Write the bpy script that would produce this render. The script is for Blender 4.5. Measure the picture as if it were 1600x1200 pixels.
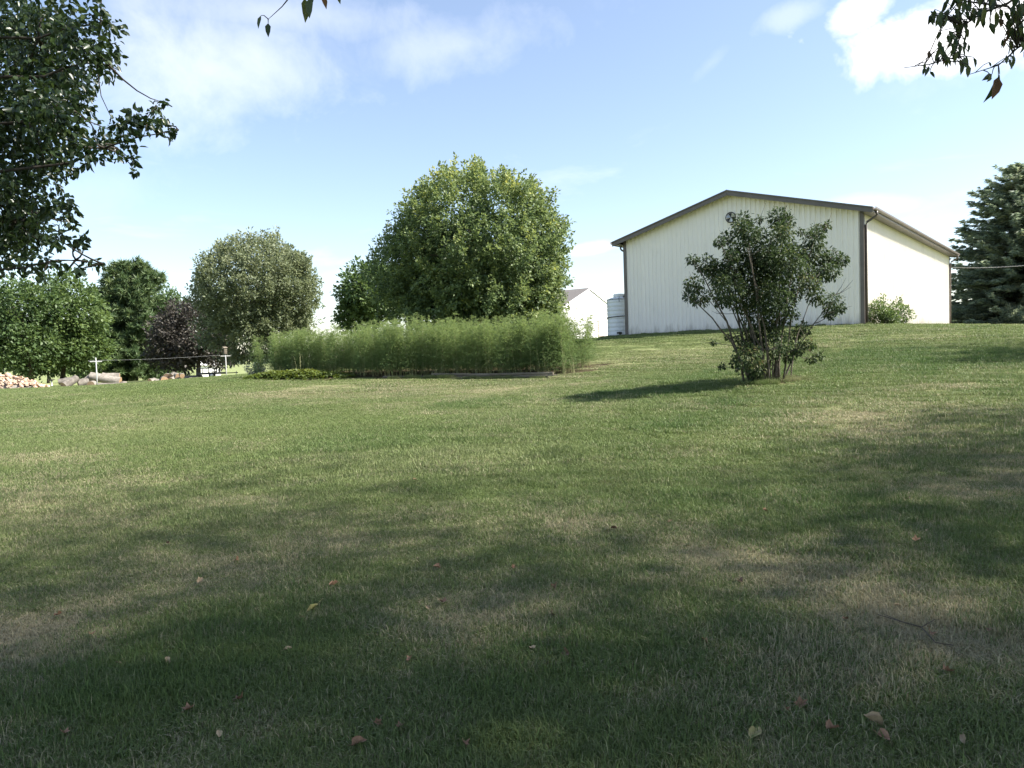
import bpy, math, random
import numpy as np
from mathutils import Vector, Matrix, Euler

# ------------------------------------------------------------------ scene, camera, light
for o in list(bpy.data.objects):
    bpy.data.objects.remove(o)
scene = bpy.context.scene
C = scene.collection
R = math.radians

F_PX, EYE = 1150.0, 1.6
PITCH, ROLL = 2.54, 1.9
CAM_M = (Matrix.Translation((0, 0, EYE)) @ Euler((R(90 - PITCH), 0, 0)).to_matrix().to_4x4()
         @ Matrix.Rotation(R(-ROLL), 4, 'Z'))
cam_d = bpy.data.cameras.new('camera')
cam = bpy.data.objects.new('camera', cam_d)
C.objects.link(cam)
cam.matrix_world = CAM_M
cam_d.sensor_width = 36.0
cam_d.lens = 36.0 * F_PX / 1600.0
cam_d.clip_start = 0.05
cam_d.clip_end = 12000
scene.camera = cam

SUN_EL, SUN_AZ = 45.0, 97.0          # azimuth clockwise from +Y (so the sun stands to the right)
SUN_DIR = Vector((math.cos(R(SUN_EL)) * math.sin(R(SUN_AZ)), math.cos(R(SUN_EL)) * math.cos(R(SUN_AZ)), math.sin(R(SUN_EL))))
sun_d = bpy.data.lights.new('sun', 'SUN')
sun = bpy.data.objects.new('sun', sun_d)
C.objects.link(sun)
sun_d.energy = 5.0
sun_d.angle = R(1.2)
sun_d.color = (1.0, 0.95, 0.87)
sun.rotation_euler = (-SUN_DIR).to_track_quat('-Z', 'Y').to_euler()
sun.location = (30, 5, 40)

scene.view_settings.view_transform = 'Standard'
scene.view_settings.look = 'None'
scene.view_settings.exposure = 1.42
scene.view_settings.gamma = 1.0
scene.view_settings.use_curve_mapping = False
scene.render.resolution_x, scene.render.resolution_y = 1024, 768
scene.render.engine = 'CYCLES'
scene.cycles.max_bounces = 6
scene.cycles.diffuse_bounces = 3
scene.cycles.glossy_bounces = 2
scene.cycles.transmission_bounces = 4


def ray(px, py):
    """direction of a photograph pixel (1600 x 1200), scaled so that y = 1"""
    d = CAM_M.to_3x3() @ Vector(((px - 800) / F_PX, (600 - py) / F_PX, -1.0))
    return d / d.y


def at(px, py, Y):
    return Vector((0, 0, EYE)) + ray(px, py) * Y


# ------------------------------------------------------------------ world: sky with clouds
world = bpy.data.worlds.new('World')
scene.world = world
world.use_nodes = True
wt = world.node_tree
wt.nodes.clear()


def wn(kind, **kw):
    n = wt.nodes.new(kind)
    for k, v in kw.items():
        setattr(n, k, v)
    return n


def wmath(op, a, b=None, clamp=False):
    n = wn('ShaderNodeMath', operation=op, use_clamp=clamp)
    for i, v in enumerate((a, b)):
        if v is None:
            continue
        if isinstance(v, (int, float)):
            n.inputs[i].default_value = v
        else:
            wt.links.new(v, n.inputs[i])
    return n.outputs[0]


def wramp(sock, lo, hi):
    n = wn('ShaderNodeMapRange', interpolation_type='SMOOTHSTEP')
    wt.links.new(sock, n.inputs[0])
    n.inputs[1].default_value, n.inputs[2].default_value = lo, hi
    return n.outputs[0]


sky = wn('ShaderNodeTexSky', sky_type='NISHITA')
sky.sun_disc = False
sky.sun_elevation = R(SUN_EL)
sky.sun_rotation = R(SUN_AZ)
sky.altitude = 200
sky.air_density = 1.0
sky.dust_density = 0.9
sky.ozone_density = 1.2
tc = wn('ShaderNodeTexCoord')
sep = wn('ShaderNodeSeparateXYZ')
wt.links.new(tc.outputs['Generated'], sep.inputs[0])
den = wmath('ADD', wmath('MAXIMUM', sep.outputs[2], 0.0), 0.12)
comb = wn('ShaderNodeCombineXYZ')
wt.links.new(wmath('DIVIDE', sep.outputs[0], den), comb.inputs[0])
wt.links.new(wmath('DIVIDE', sep.outputs[1], den), comb.inputs[1])


def wnoise(vec, scale, detail, rough, off=(0, 0, 0), dist=0.0):
    m = wn('ShaderNodeMapping')
    m.inputs['Location'].default_value = off
    wt.links.new(vec, m.inputs['Vector'])
    n = wn('ShaderNodeTexNoise')
    n.inputs['Scale'].default_value = scale
    n.inputs['Detail'].default_value = detail
    n.inputs['Roughness'].default_value = rough
    n.inputs['Distortion'].default_value = dist
    wt.links.new(m.outputs[0], n.inputs['Vector'])
    return n.outputs['Fac']


plane = comb.outputs[0]
gen = tc.outputs['Generated']
nz_fine = wnoise(gen, 11.0, 5, 0.62, (3.1, 0.4, 1.7), 0.25)
nz_wisp = wnoise(plane, 1.1, 6, 0.6, (0.55, 2.35, 0.0), 0.5)


def cloud_blob(px, py, rx, ry, gain, lo, hi, tilt=0.0, wob=0.9):
    """a cloud bank standing in one direction of the sky, its edge broken by noise"""
    d = ray(px, py).normalized()
    right = Vector((0, 0, 1)).cross(d).normalized() * -1
    up = d.cross(right) * -1
    if up.z < 0:
        up = -up
    if right.x < 0:
        right = -right
    c, s = math.cos(R(tilt)), math.sin(R(tilt))
    a, b = right * c + up * s, up * c - right * s
    terms = []
    for ax, rad in ((a, rx), (b, ry)):
        dp = wn('ShaderNodeVectorMath', operation='DOT_PRODUCT')
        wt.links.new(gen, dp.inputs[0])
        dp.inputs[1].default_value = ax / (rad / F_PX)
        v = wmath('SUBTRACT', dp.outputs['Value'], float((ax / (rad / F_PX)).dot(d)))
        terms.append(wmath('MULTIPLY', v, v))
    q = wmath('SQRT', wmath('ADD', terms[0], terms[1]))
    front = wn('ShaderNodeVectorMath', operation='DOT_PRODUCT')
    wt.links.new(gen, front.inputs[0])
    front.inputs[1].default_value = d
    q = wmath('ADD', q, wmath('MULTIPLY', wmath('SUBTRACT', nz_fine, 0.5), -wob * 2))
    m = wramp(q, hi, lo)
    m = wmath('MULTIPLY', m, wmath('GREATER_THAN', front.outputs['Value'], 0.5))
    return wmath('MULTIPLY', m, gain)


thin = wmath('MULTIPLY', wramp(nz_wisp, 0.44, 0.84), 0.24)
blobs = [cloud_blob(1475, 66, 140, 44, 1.0, 0.35, 1.25, -8, 1.1),
         cloud_blob(1345, 20, 46, 30, 0.9, 0.2, 1.2, 25, 1.0),
         cloud_blob(1560, 36, 130, 52, 1.0, 0.35, 1.25, 0, 1.0),
         cloud_blob(1235, 22, 60, 22, 0.22, 0.0, 1.3, 10),
         cloud_blob(1110, 100, 60, 18, 0.12, 0.0, 1.3, 38),
         cloud_blob(690, 75, 190, 60, 0.26, -.2, 1.25, 5),
         cloud_blob(330, 110, 260, 110, 0.36, -.2, 1.25, 12),
         cloud_blob(430, 20, 320, 50, 0.28, -.2, 1.25, 0),
         cloud_blob(150, 300, 170, 60, 0.12, -.2, 1.25, 10),
         cloud_blob(920, 388, 50, 13, 0.3, 0.3, 1.2, 6, 0.6),
         cloud_blob(930, 455, 120, 30, 0.22, 0.3, 1.2, 4, 0.6),
         cloud_blob(1365, 320, 90, 20, 0.22, 0.3, 1.2, -6, 0.6),
         cloud_blob(520, 440, 80, 22, 0.15, 0.2, 1.2, 20, 0.6)]
tot = thin
for b in blobs:
    tot = wmath('MAXIMUM', tot, b)
haze_low = wmath('MULTIPLY', wramp(sep.outputs[2], 0.40, -0.02), 0.05)
tot = wmath('MAXIMUM', wmath('MAXIMUM', tot, haze_low), 0.05)
mix = wn('ShaderNodeMix', data_type='RGBA')
wt.links.new(tot, mix.inputs[0])
tint = wn('ShaderNodeMix', data_type='RGBA', blend_type='MULTIPLY')
tint.inputs[0].default_value = 1.0
wt.links.new(sky.outputs[0], tint.inputs[6])
tint.inputs[7].default_value = (1.0, 0.975, 0.97, 1)
wt.links.new(tint.outputs[2], mix.inputs[6])
mix.inputs[7].default_value = (7.3, 7.2, 7.2, 1)
bg = wn('ShaderNodeBackground')
wt.links.new(mix.outputs[2], bg.inputs[0])
bg.inputs[1].default_value = 0.098
wo = wn('ShaderNodeOutputWorld')
wt.links.new(bg.outputs[0], wo.inputs[0])

# ------------------------------------------------------------------ numpy noise and the lie of the land
_tab = np.random.RandomState(7).rand(256, 256)


def vnoise(x, y):
    x, y = np.asarray(x, float), np.asarray(y, float)
    xi, yi = np.floor(x).astype(int), np.floor(y).astype(int)
    fx, fy = x - xi, y - yi
    fx, fy = fx * fx * (3 - 2 * fx), fy * fy * (3 - 2 * fy)
    g = lambda a, b: _tab[a % 256, b % 256]
    return ((g(xi, yi) * (1 - fx) + g(xi + 1, yi) * fx) * (1 - fy) + (g(xi, yi + 1) * (1 - fx) + g(xi + 1, yi + 1) * fx) * fy)


def fbm(x, y, oct=4, s=1.0):
    t, a, n = 0, 0.5, 0
    for k in range(oct):
        t = t + a * vnoise(np.asarray(x) * s + 17.3 * k, np.asarray(y) * s - 9.1 * k)
        n += a
        a *= 0.5
        s *= 2.03
    return t / n


CTRL = np.array([
    (0, 0, 0), (0, -12, 0), (-12, 0, -.1), (12, 0, .15), (-9, 10, .02), (0, 8, .1), (8, 8, .28), (0, 15, .33), (-11, 18, .22),
    (-22, 25, .2), (5.57, 16, .75), (1.6, 25, .69), (-5, 28, .74), (-10.8, 31, .80), (-21, 45, .47), (-38, 45, .28),
    (-32, 57, -.08), (-25, 64, .05), (6.1, 39.3, 2.22), (15.3, 32, 2.22), (31, 52, 2.22), (21.8, 59, 2.2), (4, 60, 2.1),
    (10, 67, 2.1), (14, 20, 1.25), (28, 40, 1.95), (22, 28, 1.75), (10, 26, 1.55), (13, 11, .5), (22, 10, .7), (42, 30, 1.9),
    (46, 62, 1.9), (-2.8, 50, 1.4), (-24, 72, .45), (-34, 80, -.3), (-48, 72, .05), (-45, 92, -.5), (-60, 50, 0), (-30, -20, -.2),
    (30, -20, .3), (60, 10, 1.2), (-10, 45, 1.0)], float)


def _tps(r2):
    return np.where(r2 > 0, 0.5 * r2 * np.log(np.maximum(r2, 1e-12)), 0)


_n = len(CTRL)
_K = _tps(((CTRL[:, None, :2] - CTRL[None, :, :2]) ** 2).sum(-1)) + np.eye(_n) * 6.0
_P = np.c_[np.ones(_n), CTRL[:, :2]]
_A = np.block([[_K, _P], [_P.T, np.zeros((3, 3))]])
_W = np.linalg.solve(_A, np.r_[CTRL[:, 2], 0, 0, 0])


def E(x, y):
    """height of the ground"""
    x, y = np.atleast_1d(np.asarray(x, float)), np.atleast_1d(np.asarray(y, float))
    sh = x.shape
    q = np.c_[x.ravel(), y.ravel()]
    out = np.empty(len(q))
    for i in range(0, len(q), 20000):
        b = q[i:i + 20000]
        out[i:i + 20000] = _tps(((b[:, None] - CTRL[None, :, :2]) ** 2).sum(-1)) @ _W[:_n] + np.c_[np.ones(len(b)), b] @ _W[_n:]
    r = np.hypot(q[:, 0], q[:, 1] - 25)
    w = np.clip((r - 70) / 110, 0, 1)
    w = w * w * (3 - 2 * w)
    out = np.clip(out, -2, 3)
    out = out * (1 - w) + (-1.5) * w
    out += (fbm(q[:, 0], q[:, 1], 3, 0.35) - 0.5) * 0.07
    return out.reshape(sh)


def e1(x, y):
    return float(E(x, y)[0])


def G(px, py, near=2.0, far=120.0):
    """point of the ground under a photograph pixel"""
    d = ray(px, py)
    ys = np.linspace(near, far, 3000)
    h = EYE + d.z * ys - E(d.x * ys, ys)
    k = np.argmax(h < 0)
    if h[k] >= 0:
        return None
    Y = ys[k]
    return Vector((d.x * Y, Y, e1(d.x * Y, Y)))


# ------------------------------------------------------------------ materials
def new_mat(name):
    m = bpy.data.materials.new(name)
    m.use_nodes = True
    nt = m.node_tree
    nt.nodes.clear()
    return m, nt


def N(nt, kind, **kw):
    n = nt.nodes.new(kind)
    for k, v in kw.items():
        setattr(n, k, v)
    return n


def ramp_node(nt, sock, stops):
    r = N(nt, 'ShaderNodeValToRGB')
    el = r.color_ramp.elements
    while len(el) > 1:
        el.remove(el[-1])
    el[0].position, el[0].color = stops[0][0], (*stops[0][1], 1)
    for p, c in stops[1:]:
        e = el.new(p)
        e.color = (*c, 1)
    nt.links.new(sock, r.inputs[0])
    return r.outputs[0]


def leaf_mat(name, stops, trans=0.35, rough=0.5, spec=0.35, attr='rnd', tcol=1.25):
    """foliage: per-leaf colour from the face attribute, light shining through"""
    m, nt = new_mat(name)
    a = N(nt, 'ShaderNodeAttribute', attribute_name=attr)
    col = ramp_node(nt, a.outputs['Fac'], stops)
    p = N(nt, 'ShaderNodeBsdfPrincipled')
    p.inputs['Roughness'].default_value = rough
    p.inputs['Specular IOR Level'].default_value = spec
    nt.links.new(col, p.inputs['Base Color'])
    t = N(nt, 'ShaderNodeBsdfTranslucent')
    hs = N(nt, 'ShaderNodeHueSaturation')
    hs.inputs['Hue'].default_value = 0.485
    hs.inputs['Saturation'].default_value = 1.15
    hs.inputs['Value'].default_value = tcol
    nt.links.new(col, hs.inputs['Color'])
    nt.links.new(hs.outputs[0], t.inputs[0])
    mx = N(nt, 'ShaderNodeMixShader')
    mx.inputs[0].default_value = trans
    nt.links.new(p.outputs[0], mx.inputs[1])
    nt.links.new(t.outputs[0], mx.inputs[2])
    out = N(nt, 'ShaderNodeOutputMaterial')
    nt.links.new(mx.outputs[0], out.inputs[0])
    return m


def surf_mat(name, c1, c2, scale=6.0, rough=0.7, spec=0.3, metal=0.0, bump=0.0, detail=5, stretch=(1, 1, 1), bscale=None, obj_var=0.0):
    m, nt = new_mat(name)
    tcn = N(nt, 'ShaderNodeTexCoord')
    mp = N(nt, 'ShaderNodeMapping')
    mp.inputs['Scale'].default_value = stretch
    nt.links.new(tcn.outputs['Object'], mp.inputs[0])
    nz = N(nt, 'ShaderNodeTexNoise')
    nz.inputs['Scale'].default_value = scale
    nz.inputs['Detail'].default_value = detail
    nz.inputs['Roughness'].default_value = 0.6
    nt.links.new(mp.outputs[0], nz.inputs['Vector'])
    col = ramp_node(nt, nz.outputs['Fac'], [(0.32, c1), (0.68, c2)])
    if obj_var:
        oi = N(nt, 'ShaderNodeObjectInfo')
        mr = N(nt, 'ShaderNodeMapRange')
        mr.inputs[3].default_value, mr.inputs[4].default_value = 1 - obj_var, 1 + obj_var
        nt.links.new(oi.outputs['Random'], mr.inputs[0])
        hs = N(nt, 'ShaderNodeHueSaturation')
        nt.links.new(mr.outputs[0], hs.inputs['Value'])
        nt.links.new(col, hs.inputs['Color'])
        col = hs.outputs[0]
    p = N(nt, 'ShaderNodeBsdfPrincipled')
    nt.links.new(col, p.inputs['Base Color'])
    p.inputs['Roughness'].default_value = rough
    p.inputs['Specular IOR Level'].default_value = spec
    p.inputs['Metallic'].default_value = metal
    if bump:
        n2 = N(nt, 'ShaderNodeTexNoise')
        n2.inputs['Scale'].default_value = bscale or scale * 3
        n2.inputs['Detail'].default_value = 4
        nt.links.new(mp.outputs[0], n2.inputs['Vector'])
        b = N(nt, 'ShaderNodeBump')
        b.inputs['Strength'].default_value = 0.6
        b.inputs['Distance'].default_value = bump
        nt.links.new(n2.outputs['Fac'], b.inputs['Height'])
        nt.links.new(b.outputs[0], p.inputs['Normal'])
    out = N(nt, 'ShaderNodeOutputMaterial')
    nt.links.new(p.outputs[0], out.inputs[0])
    return m


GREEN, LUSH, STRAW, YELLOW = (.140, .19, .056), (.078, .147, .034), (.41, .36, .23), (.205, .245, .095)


def grass_colour(nt, atype, blade=True):
    """lawn colour from the fields 'dry', 'lush' and 'yel' (all stored with the ground and with the tufts)"""
    def att(n):
        return N(nt, 'ShaderNodeAttribute', attribute_name=n, attribute_type=atype).outputs['Fac']
    def mixc(f, a, b):
        mx = N(nt, 'ShaderNodeMix', data_type='RGBA')
        nt.links.new(f, mx.inputs[0])
        for i, v in ((6, a), (7, b)):
            if isinstance(v, tuple):
                mx.inputs[i].default_value = (*v, 1)
            else:
                nt.links.new(v, mx.inputs[i])
        return mx.outputs[2]
    pos = N(nt, 'ShaderNodeNewGeometry').outputs['Position']

    def rough(name, scale, amt, seed):
        # the patches have broken edges
        mp = N(nt, 'ShaderNodeMapping')
        mp.inputs['Location'].default_value = (seed, seed * 2, 0)
        nt.links.new(pos, mp.inputs[0])
        nz = N(nt, 'ShaderNodeTexNoise')
        nz.inputs['Scale'].default_value = scale
        nz.inputs['Detail'].default_value = 4
        nz.inputs['Roughness'].default_value = .65
        nt.links.new(mp.outputs[0], nz.inputs['Vector'])
        a = N(nt, 'ShaderNodeMath', operation='MULTIPLY_ADD')
        nt.links.new(nz.outputs['Fac'], a.inputs[0])
        a.inputs[1].default_value = amt
        b = N(nt, 'ShaderNodeMath', operation='SUBTRACT', use_clamp=True)
        nt.links.new(att(name), a.inputs[2])
        nt.links.new(a.outputs[0], b.inputs[0])
        b.inputs[1].default_value = amt * .5
        return b.outputs[0]
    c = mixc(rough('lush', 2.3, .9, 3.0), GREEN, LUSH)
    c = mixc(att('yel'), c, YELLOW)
    d = rough('dry', 4.0, .75, 11.0)
    if blade:
        r = N(nt, 'ShaderNodeAttribute', attribute_name='rnd')
        # dead blades stand among the green ones; more of them in the dry patches
        ad = N(nt, 'ShaderNodeMath', operation='MULTIPLY_ADD')
        nt.links.new(r.outputs['Fac'], ad.inputs[0])
        ad.inputs[1].default_value = 0.75
        nt.links.new(d, ad.inputs[2])
        mr = N(nt, 'ShaderNodeMapRange', interpolation_type='SMOOTHSTEP')
        mr.inputs[1].default_value, mr.inputs[2].default_value = 0.66, 1.15
        nt.links.new(ad.outputs[0], mr.inputs[0])
        c = mixc(mr.outputs[0], c, STRAW)
        hs = N(nt, 'ShaderNodeHueSaturation')
        m2 = N(nt, 'ShaderNodeMapRange')
        m2.inputs[3].default_value, m2.inputs[4].default_value = 0.80, 1.2
        sn = N(nt, 'ShaderNodeMath', operation='FRACT')
        ml = N(nt, 'ShaderNodeMath', operation='MULTIPLY')
        nt.links.new(r.outputs['Fac'], ml.inputs[0])
        ml.inputs[1].default_value = 7.31
        nt.links.new(ml.outputs[0], sn.inputs[0])
        nt.links.new(sn.outputs[0], m2.inputs[0])
        nt.links.new(m2.outputs[0], hs.inputs['Value'])
        nt.links.new(c, hs.inputs['Color'])
        c = hs.outputs[0]
    else:
        c = mixc(d, c, STRAW)
    return c


def make_grass_mat():
    m, nt = new_mat('grass_blade')
    c = grass_colour(nt, 'INSTANCER', True)
    p = N(nt, 'ShaderNodeBsdfPrincipled')
    p.inputs['Roughness'].default_value = 0.55
    p.inputs['Specular IOR Level'].default_value = 0.3
    nt.links.new(c, p.inputs['Base Color'])
    t = N(nt, 'ShaderNodeBsdfTranslucent')
    nt.links.new(c, t.inputs[0])
    mx = N(nt, 'ShaderNodeMixShader')
    mx.inputs[0].default_value = 0.35
    nt.links.new(p.outputs[0], mx.inputs[1])
    nt.links.new(t.outputs[0], mx.inputs[2])
    out = N(nt, 'ShaderNodeOutputMaterial')
    nt.links.new(mx.outputs[0], out.inputs[0])
    return m


def make_ground_mat():
    m, nt = new_mat('lawn_ground')
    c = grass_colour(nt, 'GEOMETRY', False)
    g = N(nt, 'ShaderNodeNewGeometry')
    nz = N(nt, 'ShaderNodeTexNoise')
    nz.inputs['Scale'].default_value = 9.0
    nz.inputs['Detail'].default_value = 9
    nz.inputs['Roughness'].default_value = 0.75
    nt.links.new(g.outputs['Position'], nz.inputs['Vector'])
    soil = ramp_node(nt, nz.outputs['Fac'], [(0.3, (.035, .028, .016)), (0.7, (.12, .10, .055))])
    thatch = N(nt, 'ShaderNodeAttribute', attribute_name='bare')
    mx = N(nt, 'ShaderNodeMix', data_type='RGBA')
    nt.links.new(thatch.outputs['Fac'], mx.inputs[0])
    hs = N(nt, 'ShaderNodeHueSaturation')
    mr = N(nt, 'ShaderNodeMapRange')
    mr.inputs[1].default_value, mr.inputs[2].default_value = 0.25, 0.75
    mr.inputs[3].default_value, mr.inputs[4].default_value = 0.55, 1.35
    nt.links.new(nz.outputs['Fac'], mr.inputs[0])
    nt.links.new(mr.outputs[0], hs.inputs['Value'])
    nt.links.new(c, hs.inputs['Color'])
    nt.links.new(hs.outputs[0], mx.inputs[6])
    nt.links.new(soil, mx.inputs[7])
    p = N(nt, 'ShaderNodeBsdfPrincipled')
    p.inputs['Roughness'].default_value = 0.95
    p.inputs['Specular IOR Level'].default_value = 0.1
    nt.links.new(mx.outputs[2], p.inputs['Base Color'])
    b = N(nt, 'ShaderNodeBump')
    b.inputs['Strength'].default_value = 0.7
    b.inputs['Distance'].default_value = 0.04
    nt.links.new(nz.outputs['Fac'], b.inputs['Height'])
    nt.links.new(b.outputs[0], p.inputs['Normal'])
    out = N(nt, 'ShaderNodeOutputMaterial')
    nt.links.new(p.outputs[0], out.inputs[0])
    return m


M = {
    'bark': surf_mat('bark', (.05, .042, .033), (.13, .11, .085), 9, 0.9, 0.15, bump=.03, stretch=(1, 1, .25)),
    'bark_grey': surf_mat('bark_grey', (.15, .135, .115), (.30, .275, .24), 5, 0.9, 0.15, bump=.02, obj_var=.18),
    'log_bark': surf_mat('log_bark', (.12, .105, .09), (.27, .245, .21), 4, 0.9, 0.15, bump=.03, obj_var=.25),
    'cut_wood': surf_mat('cut_wood', (.28, .18, .11), (.46, .32, .20), 9, 0.85, 0.15, obj_var=.25),
    'split_wood': surf_mat('split_wood', (.30, .19, .12), (.66, .50, .39), 5, 0.85, 0.15, obj_var=.35, stretch=(1, 1, .3)),
    'lilac_bark': surf_mat('lilac_bark', (.07, .06, .05), (.175, .15, .125), 14, 0.9, 0.15, bump=.01),
    'siding': surf_mat('siding', (.90, .83, .75), (.93, .86, .78), .5, 0.45, 0.4, obj_var=.02),
    'shell': surf_mat('shell', (.45, .44, .41), (.5, .49, .46), 2, 0.7),
    'brown_trim': surf_mat('brown_trim', (.115, .095, .083), (.155, .13, .115), 2.5, 0.4, 0.4),
    'grade_board': surf_mat('grade_board', (.05, .045, .04), (.10, .09, .08), 4, 0.8),
    'white_wall': surf_mat('white_wall', (.78, .77, .74), (.82, .81, .78), 2, 0.6),
    'shingle': surf_mat('shingle', (.11, .10, .095), (.2, .185, .175), 22, 0.9, bump=.01),
    'tank': surf_mat('tank', (.78, .78, .77), (.85, .85, .84), 3, 0.35, 0.5),
    'black': surf_mat('black', (.012, .012, .013), (.03, .03, .03), 6, 0.45, 0.5),
    'rubber': surf_mat('rubber', (.015, .015, .015), (.04, .04, .04), 12, 0.8),
    'steel': surf_mat('steel', (.42, .43, .44), (.6, .6, .6), 8, 0.4, 0.5, metal=.5),
    'white_paint': surf_mat('white_paint', (.36, .36, .35), (.50, .50, .49), 7, 0.5),
    'cord': surf_mat('cord', (.25, .26, .26), (.35, .35, .35), 10, 0.6),
    'grey_wood': surf_mat('grey_wood', (.10, .085, .065), (.24, .205, .16), 6, 0.9, 0.15, bump=.01, stretch=(.15, 1, 1), obj_var=.2),
    'grey_shed': surf_mat('grey_shed', (.19, .185, .19), (.27, .265, .26), 3, 0.8),
    'pink_door': surf_mat('pink_door', (.50, .40, .36), (.58, .48, .43), 3, 0.7),
    'glass': surf_mat('glass', (.02, .025, .03), (.05, .055, .06), 2, 0.08, 0.6),
    'rock': surf_mat('rock', (.25, .20, .17), (.50, .43, .38), 4, 0.9, 0.2, bump=.03, obj_var=.3),
    'soil': surf_mat('soil', (.06, .042, .028), (.16, .11, .075), 11, 0.95, 0.1, bump=.03),
    'dry_leaf': surf_mat('dry_leaf', (.17, .095, .055), (.30, .18, .11), 30, 0.7, 0.25, obj_var=.35),
    'pale_leaf': surf_mat('pale_leaf', (.30, .22, .13), (.46, .35, .22), 30, 0.7, 0.25, obj_var=.2),
    'yellow_leaf': surf_mat('yellow_leaf', (.26, .25, .08), (.36, .29, .13), 24, 0.6, 0.3, obj_var=.15),
}
def make_siding_mat():
    m = surf_mat('siding', (.90, .83, .75), (.93, .86, .78), .5, 0.45, 0.4, obj_var=.02)
    nt = m.node_tree
    p = next(n for n in nt.nodes if n.type == 'BSDF_PRINCIPLED')
    old = p.inputs['Base Color'].links[0].from_socket
    tcn = next(n for n in nt.nodes if n.type == 'TEX_COORD')
    sp = N(nt, 'ShaderNodeSeparateXYZ')
    nt.links.new(tcn.outputs['Object'], sp.inputs[0])
    mp = N(nt, 'ShaderNodeMapping')
    mp.inputs['Scale'].default_value = (5, 5, 1.3)
    nt.links.new(tcn.outputs['Object'], mp.inputs[0])
    nz = N(nt, 'ShaderNodeTexNoise')
    nz.inputs['Scale'].default_value = 1.0
    nz.inputs['Detail'].default_value = 6
    nt.links.new(mp.outputs[0], nz.inputs['Vector'])
    # soil splashed up the foot of the wall, and faint runs below the eaves
    hgt = N(nt, 'ShaderNodeMapRange')
    hgt.inputs[1].default_value, hgt.inputs[2].default_value = 0.55, 0.0
    nt.links.new(sp.outputs[2], hgt.inputs[0])
    add = N(nt, 'ShaderNodeMath', operation='MULTIPLY_ADD')
    nt.links.new(hgt.outputs[0], add.inputs[0])
    add.inputs[1].default_value = .45
    nt.links.new(nz.outputs['Fac'], add.inputs[2])
    st = N(nt, 'ShaderNodeMapRange', interpolation_type='SMOOTHSTEP')
    st.inputs[1].default_value, st.inputs[2].default_value = 0.56, 1.05
    st.inputs[4].default_value = 0.6
    nt.links.new(add.outputs[0], st.inputs[0])
    mx = N(nt, 'ShaderNodeMix', data_type='RGBA')
    nt.links.new(st.outputs[0], mx.inputs[0])
    nt.links.new(old, mx.inputs[6])
    mx.inputs[7].default_value = (.42, .37, .30, 1)
    nt.links.new(mx.outputs[2], p.inputs['Base Color'])
    return m


M['siding'] = make_siding_mat()
M['grass'] = make_grass_mat()
M['ground'] = make_ground_mat()
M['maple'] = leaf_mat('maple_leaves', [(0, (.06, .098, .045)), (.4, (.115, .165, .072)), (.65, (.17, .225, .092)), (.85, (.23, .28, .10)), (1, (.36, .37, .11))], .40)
M['round'] = leaf_mat('round_tree_leaves', [(0, (.09, .115, .062)), (.5, (.155, .185, .10)), (.85, (.225, .255, .145)), (1, (.31, .33, .21))], .40)
M['wood'] = leaf_mat('woodland_leaves', [(0, (.05, .088, .036)), (.5, (.085, .135, .05)), (1, (.15, .205, .072))], .36)
M['bright'] = leaf_mat('bright_leaves', [(0, (.06, .10, .038)), (.5, (.105, .16, .056)), (1, (.17, .23, .08))], .38)
M['plum'] = leaf_mat('plum_leaves', [(0, (.04, .037, .033)), (.5, (.072, .064, .055)), (1, (.125, .115, .085))], .2)
M['pine'] = leaf_mat('pine_needles', [(0, (.055, .095, .042)), (.5, (.095, .145, .062)), (1, (.16, .20, .08))], .3)
M['spruce'] = leaf_mat('spruce_needles', [(0, (.12, .16, .115)), (.5, (.20, .245, .165)), (.85, (.28, .315, .195)), (1, (.34, .32, .19))], .48)
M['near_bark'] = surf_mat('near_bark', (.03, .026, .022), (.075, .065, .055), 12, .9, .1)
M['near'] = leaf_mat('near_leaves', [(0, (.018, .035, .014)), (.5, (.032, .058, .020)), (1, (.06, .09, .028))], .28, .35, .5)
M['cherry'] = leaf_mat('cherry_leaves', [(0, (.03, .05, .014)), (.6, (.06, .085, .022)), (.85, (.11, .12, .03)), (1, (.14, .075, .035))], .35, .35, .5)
M['shade'] = leaf_mat('shade_leaves', [(0, (.05, .08, .03)), (1, (.10, .14, .05))], .42)
M['lilac'] = leaf_mat('lilac_leaves', [(0, (.024, .042, .020)), (.45, (.045, .072, .030)), (.8, (.085, .12, .048)), (.93, (.13, .14, .065)), (1, (.14, .10, .065))], .28, .6, .25)
M['fern'] = leaf_mat('asparagus_fern', [(0, (.098, .152, .064)), (.5, (.172, .242, .097)), (1, (.27, .325, .118))], .5, .6, .2)
M['fern_stalk'] = surf_mat('fern_stalk', (.16, .18, .07), (.34, .32, .16), 5, .7)
M['vine'] = leaf_mat('vine_leaves', [(0, (.06, .09, .02)), (.5, (.11, .15, .035)), (1, (.2, .21, .06))], .35)
M['weed'] = leaf_mat('weed_leaves', [(0, (.09, .11, .05)), (.5, (.16, .18, .09)), (1, (.3, .28, .17))], .3)
M['grey_weed'] = leaf_mat('grey_weed_leaves', [(0, (.10, .13, .10)), (1, (.24, .27, .23))], .3)
M['far'] = leaf_mat('far_wood_leaves', [(0, (.06, .09, .06)), (1, (.12, .15, .10))], .2)

# ------------------------------------------------------------------ mesh helpers
def tag(o, label=None, cat=None, group=None, kind=None):
    for k, v in (('label', label), ('category', cat), ('group', group), ('kind', kind)):
        if v:
            o[k] = v
    return o


def empty(name, loc, rz=0.0):
    o = bpy.data.objects.new(name, None)
    C.objects.link(o)
    o.location = loc
    o.rotation_euler = (0, 0, rz)
    o.empty_display_size = 0.3
    return o


def link(name, me, parent=None):
    o = bpy.data.objects.new(name, me)
    C.objects.link(o)
    if parent is not None:
        o.parent = parent
    return o


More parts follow.
